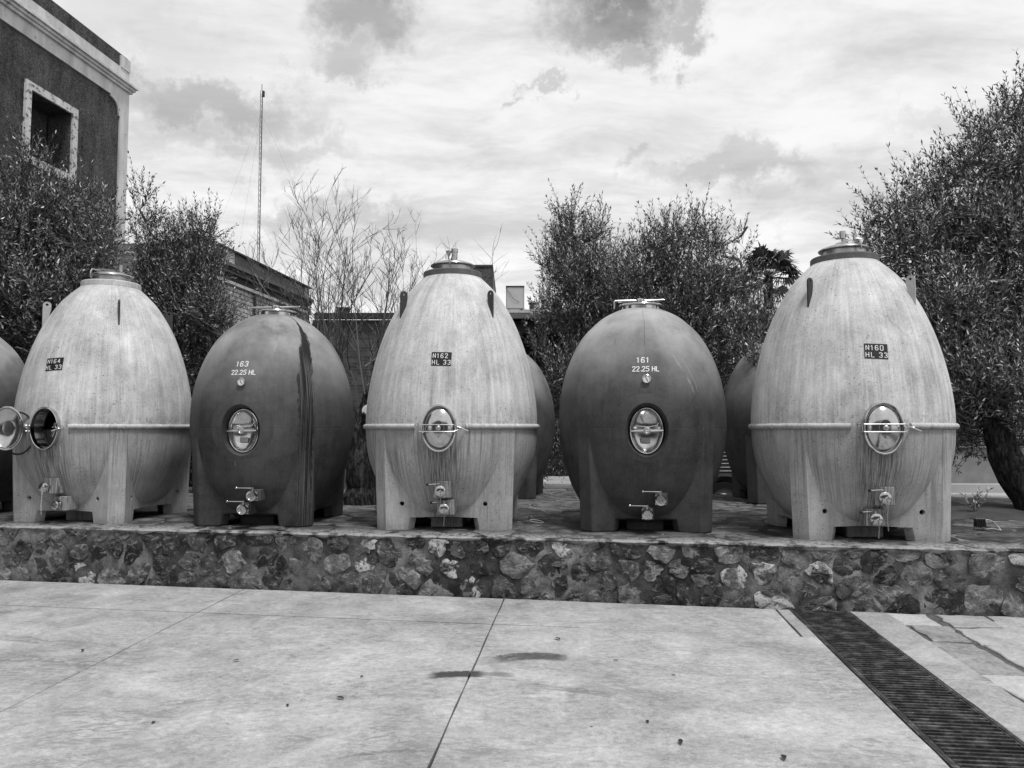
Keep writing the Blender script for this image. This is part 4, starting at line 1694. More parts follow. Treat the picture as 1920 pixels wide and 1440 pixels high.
o = wallb.build('brick_wall', M['white_brick']); o.parent = hl; o.matrix_parent_inverse = Matrix.Translation(hl.location).inverted()
dp_ = MB(); dp_.tube([F2.pt(3.5, .05, 0), F2.pt(3.5, .05, 4.82)], .035, 8)
o = dp_.build('downpipe', M['dark_fascia']); o.parent = hl; o.matrix_parent_inverse = Matrix.Translation(hl.location).inverted()
tag(fpart(F2, hl, 'base_course', 'dark_brick', (-.02, 5.9, 0, .08, -.1, 3.95)))

# small annex between the two
an = MB(); an.box((-8.9, 20.6, 2.6), (2.6, .4, 5.4)); an_o = an.build('annex_wall', M['white_wall'])
tag(an_o, 'plain white wall glimpsed between the stucco building and the olive tree', 'wall')
an = MB(); an.box((-8.30, 16.9, 2.65), (.50, .3, 5.9)); an.box((-8.30, 16.9, 5.62), (.56, .36, .05))
tag(an.build('gate_pier', M['reveal']), 'grey rendered pier beside the corner of the stucco building', 'pier')

# low building across the back
lw = tag(empty('low_building', (0, 21.7, 0)), 'long flat-roofed building across the back with pale roof edge and dark veranda', 'building')


def wb_(name, mt, *boxes, parent=None):
    bb = MB()
    for (x0, x1, y0_, y1_, z0, z1) in boxes:
        bb.box(((x0 + x1) / 2, (y0_ + y1_) / 2 - 21.7, (z0 + z1) / 2), (x1 - x0, y1_ - y0_, z1 - z0))
    return bb.build(name, M[mt], parent or lw)


wb_('brick_front', 'dark_brick', (-5.7, -.9, 21.8, 22.1, -.1, 4.72))
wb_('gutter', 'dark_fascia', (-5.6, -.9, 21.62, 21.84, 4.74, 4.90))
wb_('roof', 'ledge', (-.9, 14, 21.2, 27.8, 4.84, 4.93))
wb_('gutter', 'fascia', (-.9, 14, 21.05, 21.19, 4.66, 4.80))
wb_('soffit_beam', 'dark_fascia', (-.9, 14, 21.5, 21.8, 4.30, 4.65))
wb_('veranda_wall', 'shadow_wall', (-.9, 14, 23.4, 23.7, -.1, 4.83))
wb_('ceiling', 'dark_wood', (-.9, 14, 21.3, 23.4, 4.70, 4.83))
wb_('brick_end', 'dark_brick', (-1.2, -.91, 22.11, 27.8, -.1, 4.83))
for x_ in (1.6, 4.4, 7.2, 10.):
    wb_('post', 'dark_wood', (x_, x_ + .2, 21.55, 21.75, -.1, 4.295))
wb_('roof_deck', 'fascia', (-5.6, -.91, 22.11, 27.8, 4.5, 4.7))
bb = MB(); bb.box((0, 0, .72), (.9, 5, 1.44))
bb.box((0, 0, 1.47), (.96, 5.06, .05))
pb_ = bb.build('roof_chimney', M['dark_brick'], None, (-1.03, 24.5, 4.86))
pb_.parent = lw; pb_.matrix_parent_inverse = Matrix.Translation(lw.location).inverted()
for i in range(8):
    bb = MB(); bb.box((-.57, 22.3 + i * .62, 5.56), (.02, .58, 1.38))
    o = bb.build('cladding_board', M['fascia' if i % 3 else 'dark_fascia']); o.parent = lw; o.matrix_parent_inverse = Matrix.Translation(lw.location).inverted()

acu = tag(empty('air_conditioner', (.09, 22.3, 4.93)), 'boxy pale air conditioning unit on the flat roof right of tank N162', 'air conditioner')
bb = MB(); bb.box((0, 0, .49), (.50, .36, .62)); bevel(bb.build('casing', M['sheet'], acu), .01)
bb = MB()
for x_ in (-.2, .2):
    bb.box((x_, 0, .075), (.04, .3, .13))
bb.build('stand', M['plate_steel'], acu)
bb = MB(); bb.box((0, 0, .82), (.54, .40, .03)); bb.box((.258, -.19, .45), (.012, .012, .74)); bb.box((-.258, -.19, .45), (.012, .012, .74)); bb.build('edge_trim', M['plate_steel'], acu)
bb = MB(); bb.tube([(-.25, -.2, .75), (-.05, -.22, .45), (.12, -.2, .35)], .006, 5); bb.build('cable', M['plate_steel'], acu)
for (x_, y_, w__, h__, mt, lab) in ((.58, 22.4, .14, .34, 'plate_steel', 'small dark motor box standing right of the roof air conditioner'),
                                    (.95, 22.5, .20, .20, 'sheet', 'low pale vent box on the roof edge, just left of the olive'),
                                    (-5.0, 22.6, .30, .26, 'dark_brick', 'small brick chimney stub on the roof behind the bare shrub')):
    vt = tag(empty('roof_vent', (x_, y_, 4.93 if x_ > -1 else 4.9)), lab, 'roof vent')
    bb = MB(); bb.box((0, 0, h__ / 2), (w__, w__, h__)); bb.build('body', M[mt], vt)
    bb = MB(); bb.box((0, 0, h__ + .02), (w__ + .06, w__ + .06, .03)); bb.build('cap', M['fascia'], vt)

bk = tag(empty('added_facing_building', (0, -9.2, 0)), 'plain dark unseen building added behind the camera to darken the reflections in the tank doors', 'building')  # unseen block added to darken door reflections and cut frontal light
bb = MB(); bb.box((-2, -1, 2.9), (26, 2, 6.)); bb.build('wall', M['fascia'], bk)
bb = MB(); bb.box((-2, -.9, 5.98), (26.4, 2.6, .16)); bb.build('roof', M['dark_fascia'], bk)
for x_ in (-9.5, -5, -.5, 4):
    bb = MB(); bb.box((x_, .01, 1.6), (1.2, .06, 2.4)); bb.build('shutter', M['dark_wood'], bk)

# radio mast
ms = tag(empty('radio_mast', (-15.02, 45, 0)), 'thin guyed lattice radio mast rising behind the long hall', 'mast')
bb = MB()
H = 21.9
rr_ = .075
cs3 = [(rr_ * math.cos(R(a)), rr_ * math.sin(R(a))) for a in (90, 210, 330)]
for cxx, cyy in cs3:
    bb.tube([(cxx, cyy, 0), (cxx, cyy, H)], .016, 4)
bb.build('leg', M['fascia'], ms)
bb = MB()
zz_ = 0
i = 0
while zz_ < H - .3:
    for j in range(3):
        a, c_ = cs3[j], cs3[(j + 1) % 3]
        bb.tube([(a[0], a[1], zz_), (c_[0], c_[1], zz_ + .32)], .007, 3, cap=False)
    zz_ += .32
bb.build('lattice', M['fascia'], ms)
bb = MB(); bb.tube([(0, 0, H), (0, 0, H + .4)], .02, 5); bb.box((.1, 0, H - .2), (.12, .12, .35)); bb.build('antenna', M['dark_fascia'], ms)
for (zt, xx, yy_) in ((20.5, -9, 4), (20.5, 9, 5), (14, -7, 4), (14, 7, 4), (20.5, 1, -10)):
    bb = MB(); bb.tube([(0, 0, zt), (xx, yy_, .2)], .0035, 3, cap=False)
    bb.build('guy_wire', M['dark_fascia'], ms)

# ------------------------------------------------------------------ rear grounds
b = MB()
b.prism([(-16, 9.9 + 3.), (2.5, 12.9), (2.5, 21.5), (-16, 21.5)], -.1, .47)
tag(b.build('rear_path', M['joint']), kind='structure')
rp = bpy.data.objects['rear_path']
prr = random.Random(3)
y = 12.95
while y < 18.:
    ln = prr.uniform(.42, .55)
    x = -3.2 + prr.uniform(0, .5)
    while x < 2.3:
        wd = prr.uniform(.7, 1.1)
        x1 = min(x + wd, 2.48)
        q = [Vector((x + .012, y + .012)), Vector((x1 - .012, y + .012)), Vector((x1 - .012, y + ln - .012)), Vector((x + .012, y + ln - .012))]
        if x1 - x > .2:
            link('slab', slab_mesh(q, .45, .50 + prr.uniform(-.004, .004), .01, 'pave', int(x * 100 + y * 7), .3), rp)
        x = x1 if x1 < 2.48 else 9
    y += ln
b = MB()
b.add([(2.5, 11.5, .10), (9.5, 10, .10), (9.5, 21.5, .10), (2.5, 21.5, .10)], [(0, 1, 2, 3)])
tag(b.build('rear_yard', M['ground']), kind='structure')
b = MB()
b.prism([(6.9, 9.0), (16, 7.5), (16, 20), (8.2, 20), (6.9, 12.2)], -.1, .50)
tag(b.build('garden_terrace', M['pave']), kind='structure')
# planting bed soil on the right part of the platform
b = MB()
N = 26
vs, fs = [], []
rg = random.Random(8)
for j in range(9):
    for i in range(N):
        x = 4.3 + i * .22
        y = 9.05 - (x - 5.) * .30 + j * .22
        z = ZP + .012 + (.0 if j in (0, 8) else rg.uniform(.01, .07))
        vs.append((x + rg.uniform(-.03, .03), y + rg.uniform(-.05, .05), z if j not in (0,) else ZP - .005))
for j in range(8):
    for i in range(N - 1):
        a = j * N + i
        fs.append((a, a + 1, a + N + 1, a + N))
b.add(vs, fs, True)
tag(b.build('planting_bed_soil', M['earth']), kind='structure')
gw = MB(); gw.box((9.5, 15.9, .86), (6.5, .3, .72)); gw.box((9.5, 15.88, 1.235), (6.6, .38, .03))
gw_o = gw.build('garden_wall', M['reveal']); tag(gw_o, 'low plain rendered garden wall behind the right olive trunk', 'wall')
k_ = MB(); k_.box((8.6, 13.6, .57), (3.8, .35, .14))
tag(k_.build('garden_kerb', M['sheet']), 'pale concrete kerb between tank N160 and the olive trunk', 'kerb')


# ------------------------------------------------------------------ vegetation
def fast_mesh(name, V, Fq, m_, nv):
    """V (n,3) array, Fq (m, nv) faces"""
    me = bpy.data.meshes.new(name)
    me.vertices.add(len(V))
    me.vertices.foreach_set('co', np.ascontiguousarray(V, dtype=np.float32).ravel())
    nf = len(Fq)
    me.loops.add(nf * nv)
    me.loops.foreach_set('vertex_index', np.ascontiguousarray(Fq, dtype=np.int32).ravel())
    me.polygons.add(nf)
    me.polygons.foreach_set('loop_start', np.arange(0, nf * nv, nv, dtype=np.int32))
    me.polygons.foreach_set('loop_total', np.full(nf, nv, dtype=np.int32))
    me.materials.append(m_)
    me.update(calc_edges=True)
    me.validate()
    return me


def norm(a):
    return a / (np.linalg.norm(a, axis=-1, keepdims=True) + 1e-9)


def leaves(P, D, side, ln, wd, rg, fold=.25):
    """diamond leaves folded on the midrib: base, left, tip, right"""
    n_ = len(P)
    L_ = ln * rg.uniform(.65, 1.2, (n_, 1))
    W_ = wd * rg.uniform(.7, 1.2, (n_, 1))
    Nn = norm(np.cross(D, side))
    base = P
    mid = P + D * L_ * .48
    tip = P + D * L_ + Nn * L_ * rg.uniform(-.15, .12, (n_, 1))
    l = mid + side * W_ * .5 + Nn * W_ * fold
    r_ = mid - side * W_ * .5 + Nn * W_ * fold
    V = np.stack([base, r_, tip, l], 1).reshape(-1, 3)
    Fq = np.arange(n_ * 4).reshape(-1, 4)
    return V, Fq


def tri_tubes(A, B_, ra, rb):
    """many thin three-sided twigs from A to B"""
    D = norm(B_ - A)
    ref = np.where(np.abs(D[:, 2:3]) > .9, np.array([[1., 0, 0]]), np.array([[0, 0, 1.]]))
    u = norm(np.cross(D, ref)); v = np.cross(D, u)
    vs = []
    for (P, r_) in ((A, ra), (B_, rb)):
        for k_ in range(3):
            a = 2 * PI * k_ / 3
            vs.append(P + (u * math.cos(a) + v * math.sin(a)) * r_)
    V = np.stack(vs, 1).reshape(-1, 3)
    n_ = len(A)
    o = (np.arange(n_) * 6)[:, None]
    Fq = np.concatenate([o + np.array([[0, 1, 4, 3]]), o + np.array([[1, 2, 5, 4]]), o + np.array([[2, 0, 3, 5]])], 0)
    return V, Fq


def olive(label, base, trunk, blobs, twigs, seed, mt='olive', ll=.080, lw=.021, up=.95, trunk_r=.09, twl=(.20, .46), shoots=.22, name='olive_tree', cat='olive tree', flat=1.):
    rg = np.random.default_rng(seed)
    root = tag(empty(name, base), label, cat)
    base = np.array(base)
    B = np.array(blobs)
    vol = B[:, 3] ** 2.3
    idx = rg.choice(len(B), twigs, p=vol / vol.sum())
    dirs = norm(rg.normal(size=(twigs, 3)))
    rad = B[idx, 3:4] * rg.uniform(.0, 1., (twigs, 1)) ** .42
    rad *= 1 + .22 * np.sin(dirs[:, 0:1] * 5 + idx[:, None]) * np.cos(dirs[:, 2:3] * 4)
    P0 = B[idx, :3] + dirs * rad * np.array([1, flat, 1.]) - np.array([0, 0, .08])
    D = norm(dirs * .75 + np.array([0, 0, up]) + rg.normal(size=(twigs, 3)) * .42)
    inner = (rad[:, 0] < B[idx, 3] * .6)
    D[inner] = norm(D[inner] + rg.normal(size=(inner.sum(), 3)) * .8)
    L_ = rg.uniform(twl[0], twl[1], (twigs, 1))
    sh = rg.random(twigs) < shoots
    L_[sh] *= 1.55
    D[sh] = norm(D[sh] + np.array([0, 0, .9]))
    bendv = norm(rg.normal(size=(twigs, 3))) * .16
    ref = norm(rg.normal(size=(twigs, 3)))
    S1 = norm(np.cross(D, ref)); S2 = np.cross(D, S1)
    npair = 9
    Ps, Ds, Ss = [], [], []
    for k_ in range(npair):
        t = (k_ + .8) / npair
        keep = rg.random(twigs) < .92
        P = P0 + D * L_ * t + bendv * L_ * t * t
        Dl = norm(D + bendv * t)
        A = S1 if k_ % 2 == 0 else S2
        Bv = S2 if k_ % 2 == 0 else S1
        for sg in (-1, 1):
            jit = rg.normal(size=(twigs, 3)) * .22
            ld = norm(Dl * (.75 + .5 * t) + A * sg * .85 + jit)
            sd_ = norm(np.cross(ld, np.cross(ld, Bv) + jit * .8))
            Ps.append(P[keep]); Ds.append(ld[keep]); Ss.append(sd_[keep])
    Ps = np.concatenate(Ps); Ds = np.concatenate(Ds); Ss = np.concatenate(Ss)
    V, Fq = leaves(Ps, Ds, Ss, ll, lw, rg)
    me = fast_mesh('crown', V - base, Fq, M[mt], 4)
    link('crown', me, root)
    # twigs, and boughs that carry them
    A = [P0 - D * .1, P0 + D * L_ * .5 + bendv * L_ * .25]
    E_ = [A[1], P0 + D * L_ + bendv * L_]
    V1, F1 = tri_tubes(np.concatenate(A), np.concatenate(E_), .0032, .0018)
    hub = np.array([trunk[-1][:3]] * len(B))
    bb = MB()
    order = np.argsort(np.linalg.norm(B[:, :3] - hub[0], axis=1))
    nodes = [np.array(trunk[-1][:3])]
    for i in order:
        c = B[i, :3]
        dd = [np.linalg.norm(nd - c) + (0 if nd[2] < c[2] else 1.) for nd in nodes]
        s_ = nodes[int(np.argmin(dd))]
        m1 = s_ * .6 + c * .4 + rg.normal(size=3) * .06
        m2 = s_ * .25 + c * .75 + rg.normal(size=3) * .06
        r0 = .014 + .028 * min(1, B[i, 3])
        bb.tube([s_ - base, m1 - base, m2 - base, c - base], [r0 * 1.4, r0, r0 * .75, r0 * .5], 6, cap=False)
        nodes.append(c); nodes.append(m2)
        sel = np.where(idx == i)[0]
        sel = sel[rg.random(len(sel)) < .16]
        for j in sel:
            mid = (c * .45 + P0[j] * .55) + rg.normal(size=3) * .05
            bb.tube([c - base, mid - base, P0[j] - base], [r0 * .42, .007, .003], 3, cap=False)
    bb.build('boughs', M['branch'], root)
    o = link('twigs', fast_mesh('twigs', V1 - base, F1, M['branch'], 4), root)
    o['kind'] = 'stuff'
    tb = MB()
    pts, rs = [], []
    T = trunk
    for i in range(len(T) - 1):
        for t in (0, .33, .66):
            a, c = np.array(T[i]), np.array(T[i + 1])
            q_ = a + (c - a) * t
            pts.append(q_[:3] - base + (rg.normal(size=3) * q_[3] * .08)); rs.append(q_[3] * rg.uniform(.92, 1.1))
    pts.append(np.array(T[-1][:3]) - base); rs.append(T[-1][3])
    tb.tube(pts, rs, 18)
    vv = np.array(tb.v)
    ang_ = np.arctan2(vv[:, 1] - vv[:, 1].mean(), vv[:, 0] - vv[:, 0].mean())
    tb.v = [tuple(p) for p in (vv + rg.normal(size=vv.shape) * .012)]
    tb.build('trunk', M['bark'], root)
    return root


BL_A = [(-7.6, 11.6, 4.74, 0.80), (-7.1, 11.87, 4.60, 0.70), (-6.33, 11.5, 4.45, 0.40), (-7.49, 11.77, 5.40, 0.36), (-7.42, 11.58, 5.75, 0.16), (-6.85, 11.51, 5.15, 0.28), (-6.40, 11.72, 4.98, 0.22), (-7.19, 11.46, 3.51, 0.85), (-6.82, 11.73, 3.61, 0.68), (-6.38, 11.67, 3.93, 0.34), (-7.99, 11.45, 4.14, 0.93), (-7.82, 11.92, 2.89, 0.66), (-6.9, 11.6, 2.92, 0.40), (-8.74, 11.49, 4.71, 0.96)]
BL_B = [(-6.35, 13.0, 5.55, 0.15), (-6.31, 13.09, 5.16, 0.22), (-6.12, 12.85, 4.62, 0.26), (-6.09, 13.17, 4.13, 0.40), (-5.68, 12.97, 4.80, 0.28), (-5.28, 12.93, 4.98, 0.22), (-5.18, 13.06, 5.25, 0.10), (-5.17, 12.88, 4.50, 0.24), (-5.55, 13.08, 4.15, 0.45), (-5.95, 13.09, 3.56, 0.48), (-5.15, 12.9, 3.7, 0.38), (-5.64, 13.3, 3.12, 0.52), (-5.05, 13.2, 3.08, 0.34)]
BL_C = [(1.03, 13.5, 5.40, 0.15), (1.06, 13.62, 5.05, 0.30), (1.49, 13.39, 5.08, 0.17), (0.88, 13.63, 4.51, 0.32), (0.64, 13.49, 4.62, 0.12), (1.31, 13.37, 4.27, 0.50), (1.80, 13.65, 4.42, 0.30), (0.74, 13.36, 3.75, 0.32), (1.43, 13.59, 3.45, 0.60), (0.50, 13.53, 3.10, 0.18), (1.02, 13.33, 2.57, 0.42), (0.85, 13.66, 1.84, 0.42), (1.78, 13.4, 3.52, 0.47), (.66, 13.5, 1.2, .40)]
BL_D = [(2.13, 12.6, 4.55, 0.17), (2.24, 12.64, 4.90, 0.08), (2.5, 12.45, 4.70, 0.27), (3.04, 12.7, 4.92, 0.20), (2.78, 12.7, 4.80, 0.20), (3.27, 12.58, 4.66, 0.24), (1.97, 12.49, 4.0, 0.38), (2.66, 12.84, 4.20, 0.50), (3.17, 12.4, 3.95, 0.44), (3.80, 12.62, 4.80, 0.09), (3.93, 12.62, 5.12, 0.07), (3.74, 12.53, 4.4, 0.13), (3.85, 12.72, 3.92, 0.22), (4.03, 12.52, 3.39, 0.30), (2.98, 12.7, 3.31, 0.62), (2.2, 12.86, 3.17, 0.66), (3.59, 12.5, 2.94, 0.38), (4.25, 12.67, 3.13, 0.16), (3.35, 12.61, 2.43, 0.24), (4.08, 12.52, 3.62, 0.12), (3.55, 10.9, 2.62, .16), (2.9, 13, 2.2, .5), (1.9, 13.2, 2.3, .45)]
BL_E = [(7.05, 10.4, 6.38, 0.10), (7.03, 10.53, 5.98, 0.25), (6.44, 10.25, 5.65, 0.20), (6.24, 10.46, 5.85, 0.08), (6.81, 10.35, 5.22, 0.44), (6.19, 10.29, 5.20, 0.28), (5.91, 10.58, 5.00, 0.27), (5.27, 10.33, 4.62, 0.26), (5.47, 10.51, 4.15, 0.50), (6.24, 10.54, 4.38, 0.62), (6.66, 10.16, 4.25, 0.60), (5.0, 10.52, 4.42, 0.17), (4.80, 10.35, 4.10, 0.12), (5.05, 10.36, 3.83, 0.27), (5.64, 10.6, 3.42, 0.42), (5.84, 10.15, 3.25, 0.56), (6.94, 10.66, 3.35, 0.7), (6.17, 10.41, 2.5, 0.52), (6.63, 10.14, 2.34, 0.60), (6.36, 10.59, 1.82, 0.28), (6.75, 10.5, 1.64, 0.30), (7.85, 10.48, 4.96, 1.09), (8.04, 10.76, 2.99, 1.12), (7.59, 10.16, 6.11, 0.42), (5.7, 10.9, 2.2, .4), (5.9, 9.75, 2.3, .42), (6.35, 9.5, 2.15, .40), (5.75, 9.9, 1.75, .26), (6.1, 10.8, 1.55, .34), (6.5, 9.3, 1.75, .25)]

olive('wide dusty olive tree in front of the stucco building', (-7.3, 11.7, .5), [(-7.3, 11.7, .45, .16), (-7.25, 11.7, 1.4, .12), (-7.35, 11.7, 2.4, .09), (-7.2, 11.65, 3.0, .06)], BL_A, 4200, 1, 'olive_dark')
olive('young olive with a separate leafy shoot, between stucco building and hall', (-5.8, 13.1, .45), [(-5.8, 13.1, .45, .12), (-5.75, 13.1, 1.5, .09), (-5.85, 13.1, 2.8, .06)], BL_B, 1750, 2, 'olive_dark', ll=.080, lw=.020, up=1.3, shoots=.4)
olive('pointed olive tree behind the gap between tanks N162 and 161', (1.4, 13.6, .45), [(1.4, 13.6, .45, .13), (1.35, 13.55, 1.4, .10), (1.3, 13.5, 2.6, .07)], BL_C, 2300, 3, 'olive_dark', ll=.080, lw=.020, up=1.3, shoots=.4)
olive('broad olive tree behind tank 161 with one tall sprig at its right', (2.9, 12.95, .1), [(2.9, 12.95, .05, .14), (2.95, 12.9, 1.2, .11), (2.8, 12.8, 2.4, .08)], BL_D, 3100, 4, 'olive_dark', ll=.080, lw=.020, up=1.3, shoots=.4)
olive('largest olive tree, with thick twisted trunk, at the right edge of the photo', (6.5, 9.6, .55), [(6.62, 9.6, .50, .30), (6.50, 9.65, .75, .22), (6.22, 9.75, 1.25, .18), (6.22, 9.85, 1.6, .17), (6.12, 10.0, 2.0, .14), (6.2, 10.3, 2.9, .09)], BL_E, 6600, 5, 'olive')

# second limb of the big olive, leaning right
bb = MB(); bb.tube([(-.3, .25, 1.2), (.05, .5, 1.9), (.5, .8, 2.7)], [.14, .11, .07], 12)
bb.build('limb', M['bark'], bpy.data.objects['olive_tree.004'])


# bare pollarded shrub
def bare(label, base, stems, seed):
    rg = random.Random(seed)
    root = tag(empty('bare_tree', base), label, 'bare tree')
    bx = Vector(base)
    tw = MB()
    cnt = [0]

    def grow(p, d_, L_, r_, lvl):
        if cnt[0] > 7000:
            return
        cnt[0] += 1
        k_ = 6
        pts = [p.copy()]
        dd = d_.copy()
        curl = Vector((rg.uniform(-1, 1), rg.uniform(-1, 1), rg.uniform(-.2, .3))) * .10
        for i in range(k_):
            dd = (dd + curl + Vector((rg.gauss(0, .09), rg.gauss(0, .09), rg.gauss(0, .05) + .03))).normalized()
            pts.append(pts[-1] + dd * L_ / k_)
        rs = [r_ * (1 - .70 * i / k_) for i in range(k_ + 1)]
        tw.tube([q - bx for q in pts], rs, 4 if lvl else 5, cap=False, smooth=False)
        if lvl < 3:
            m_ = {0: rg.randint(7, 10), 1: rg.randint(3, 6), 2: rg.randint(0, 2)}[lvl]
            for j in range(m_):
                i = rg.randint(1, k_ - 1)
                q = pts[i].lerp(pts[i + 1], rg.random())
                side = Vector((rg.uniform(-1, 1), rg.uniform(-1, 1), rg.uniform(-.2, .7))).normalized()
                grow(q, (dd * .85 + side * .62).normalized(), L_ * rg.uniform(.24, .48), max(.0032, rs[i] * .62), lvl + 1)

    for (p, t, r_) in stems:
        p, t = Vector(p), Vector(t)
        grow(p, (t - p).normalized(), (t - p).length, r_, 0)
    tw.build('shoots', M['twig'], root)
    return root


rg = random.Random(77)
stems = []
heads = [(-2.35, 10.75, 1.9), (-2.1, 10.8, 2.0), (-1.95, 10.7, 1.65), (-2.6, 10.9, 2.1), (-2.0, 10.9, 2.3)]
for tx, tz in ((-3.65, 4.1), (-3.4, 4.4), (-3.0, 4.6), (-2.7, 4.6), (-2.4, 4.2), (-2.2, 4.3), (-1.9, 4.2), (-3.8, 3.2), (-3.5, 3.4), (-3.2, 3.3), (-2.9, 3.2), (-2.6, 3.1), (-2.3, 3.0), (-1.7, 3.3), (-3.55, 4.35), (-3.3, 4.7), (-3.1, 4.85), (-2.95, 4.8), (-2.8, 4.7), (-2.65, 4.45), (-2.5, 4.3), (-2.3, 4.5), (-2.1, 4.6), (-1.95, 4.5), (-1.8, 4.35), (-1.6, 4.3), (-1.45, 4.4), (-3.7, 3.6), (-4.1, 3.5), (-1.5, 3.6), (-2.75, 3.8), (-2.2, 3.9), (-3.2, 3.9),
               (-4.4, 3.2), (-4.5, 2.9), (-2.4, 3.3), (-1.9, 3.2), (-1.35, 3.1), (-3.0, 3.3), (-1.0, 3.9), (-.62, 3.95), (-.42, 3.9), (-1.7, 2.9), (-2.9, 2.8), (-2.05, 2.9), (-3.4, 3.0), (-1.55, 2.6)):
    h_ = min(heads, key=lambda q: abs(q[0] - tx) + rg.uniform(0, .6))
    stems.append(((h_[0] + rg.uniform(-.1, .1), h_[1] + rg.uniform(-.1, .1), h_[2] + rg.uniform(-.1, .2)), (tx, 10.9 + rg.uniform(-.5, .7), h_[2] + (tz - h_[2]) * .86), rg.uniform(.008, .015)))
bt = bare('leafless pollarded tree with thin upright shoots, between tanks 163 and N162', (-2.05, 10.75, ZP), stems, 9)
tb = MB()
bx = Vector((-2.05, 10.75, ZP))


def trk(pts, rs):
    pts = [Vector(p) - bx for p in pts]
    P_, R_ = [], []
    g2 = random.Random(len(pts))
    for i in range(len(pts) - 1):
        for t in (0, .25, .5, .75):
            P_.append(pts[i].lerp(pts[i + 1], t) + Vector((g2.uniform(-.015, .015), g2.uniform(-.015, .015), 0)))
            R_.append((rs[i] + (rs[i + 1] - rs[i]) * t) * g2.uniform(.9, 1.12))
    P_.append(pts[-1]); R_.append(rs[-1])
    tb.tube(P_, R_, 14)


trk([(-2.08, 10.75, .5), (-2.12, 10.75, .9), (-2.15, 10.75, 1.4), (-2.35, 10.75, 1.95), (-2.5, 10.8, 2.3)], [.24, .19, .16, .10, .05])
trk([(-2.0, 10.72, .5), (-1.88, 10.7, .9), (-1.9, 10.7, 1.5)], [.20, .15, .07])
trk([(-2.15, 10.75, 1.35), (-2.0, 10.68, 1.7), (-1.98, 10.62, 1.83)], [.12, .09, .085])
trk([(-2.15, 10.85, 1.5), (-2.05, 10.9, 2.1), (-1.75, 10.9, 2.55), (-1.3, 10.9, 2.95)], [.10, .055, .035, .015])
tb.build('trunk', M['bark'], bt)
st = MB(); st.cyl(Vector((-1.985, 10.60, 1.86)) - bx, .085, .02, Matrix.Rotation(R(75), 3, 'X'), 16)
st.build('cut_stump', M['cutwood'], bt)

# hedge and far shrubs
def leaf_mass(root, name, boxes, n_, mt, seed, ll=.05, lw=.028):
    rg = np.random.default_rng(seed)
    base = np.array(root.location)
    Vs = []
    for (x0, x1, y0_, y1_, z0, z1) in boxes:
        P = rg.uniform((x0, y0_, z0), (x1, y1_, z1), (n_, 3))
        P[:, 2] += .12 * np.sin(P[:, 0] * 5) * (P[:, 2] - z0)
        D = norm(rg.normal(size=(n_, 3)) + np.array([0, -.2, .5]))
        Sd = norm(np.cross(D, rg.normal(size=(n_, 3))))
        V, Fq = leaves(P - base, D, Sd, ll, lw, rg)
        Vs.append(V)
    V = np.concatenate(Vs)
    o = link(name, fast_mesh(name, V, np.arange(len(V)).reshape(-1, 4), M[mt], 4), root)
    return o


hd = tag(empty('hedge', (.8, 18.4, .47)), 'dark clipped hedge beyond the pale paving, between tanks N162 and 161', 'hedge')
leaf_mass(hd, 'foliage', [(-3.2, 2.45, 18.0, 18.8, .47, 1.35)], 26000, 'hedge', 1)
bb = MB()
for i in range(14):
    bb.tube([(-3.8 + i * .41, 0, 0), (-3.8 + i * .41 + .05, 0, .6)], [.02, .012], 5)
bb.build('stem', M['bark'], hd)

sh_ = tag(empty('background_shrub', (7.6, 17.6, .5)), 'dark leafy shrub above the low garden wall at the right', 'shrub')
leaf_mass(sh_, 'foliage', [(6.3, 12.5, 16.6, 18.0, .9, 3.2)], 36000, 'hedge', 4, .08, .04)
bb = MB(); bb.tube([(0, 0, 0), (.2, 0, .9)], [.06, .03], 6); bb.tube([(2, 0, 0), (2.2, 0, .9)], [.06, .03], 6); bb.build('stem', M['bark'], sh_)
sh2 = tag(empty('background_shrub', (5.2, 16.5, .1)), 'dark shrub filling the gap behind the van and the broad olive', 'shrub')
leaf_mass(sh2, 'foliage', [(2.6, 7.2, 15.6, 16.6, .3, 3.4)], 30000, 'hedge', 6, .08, .04)
bb = MB(); bb.tube([(0, 0, 0), (.1, 0, .9)], [.06, .03], 6); bb.build('stem', M['bark'], sh2)
sh3 = tag(empty('background_shrub', (-7.4, 15.4, .47)), 'dark shrub under the left olives behind tank N164', 'shrub')
leaf_mass(sh3, 'foliage', [(-9.0, -4.6, 14.6, 15.8, .4, 3.6)], 30000, 'hedge', 7, .08, .03)
bb = MB(); bb.tube([(0, 0, 0), (.1, 0, .9)], [.06, .03], 6); bb.build('stem', M['bark'], sh3)

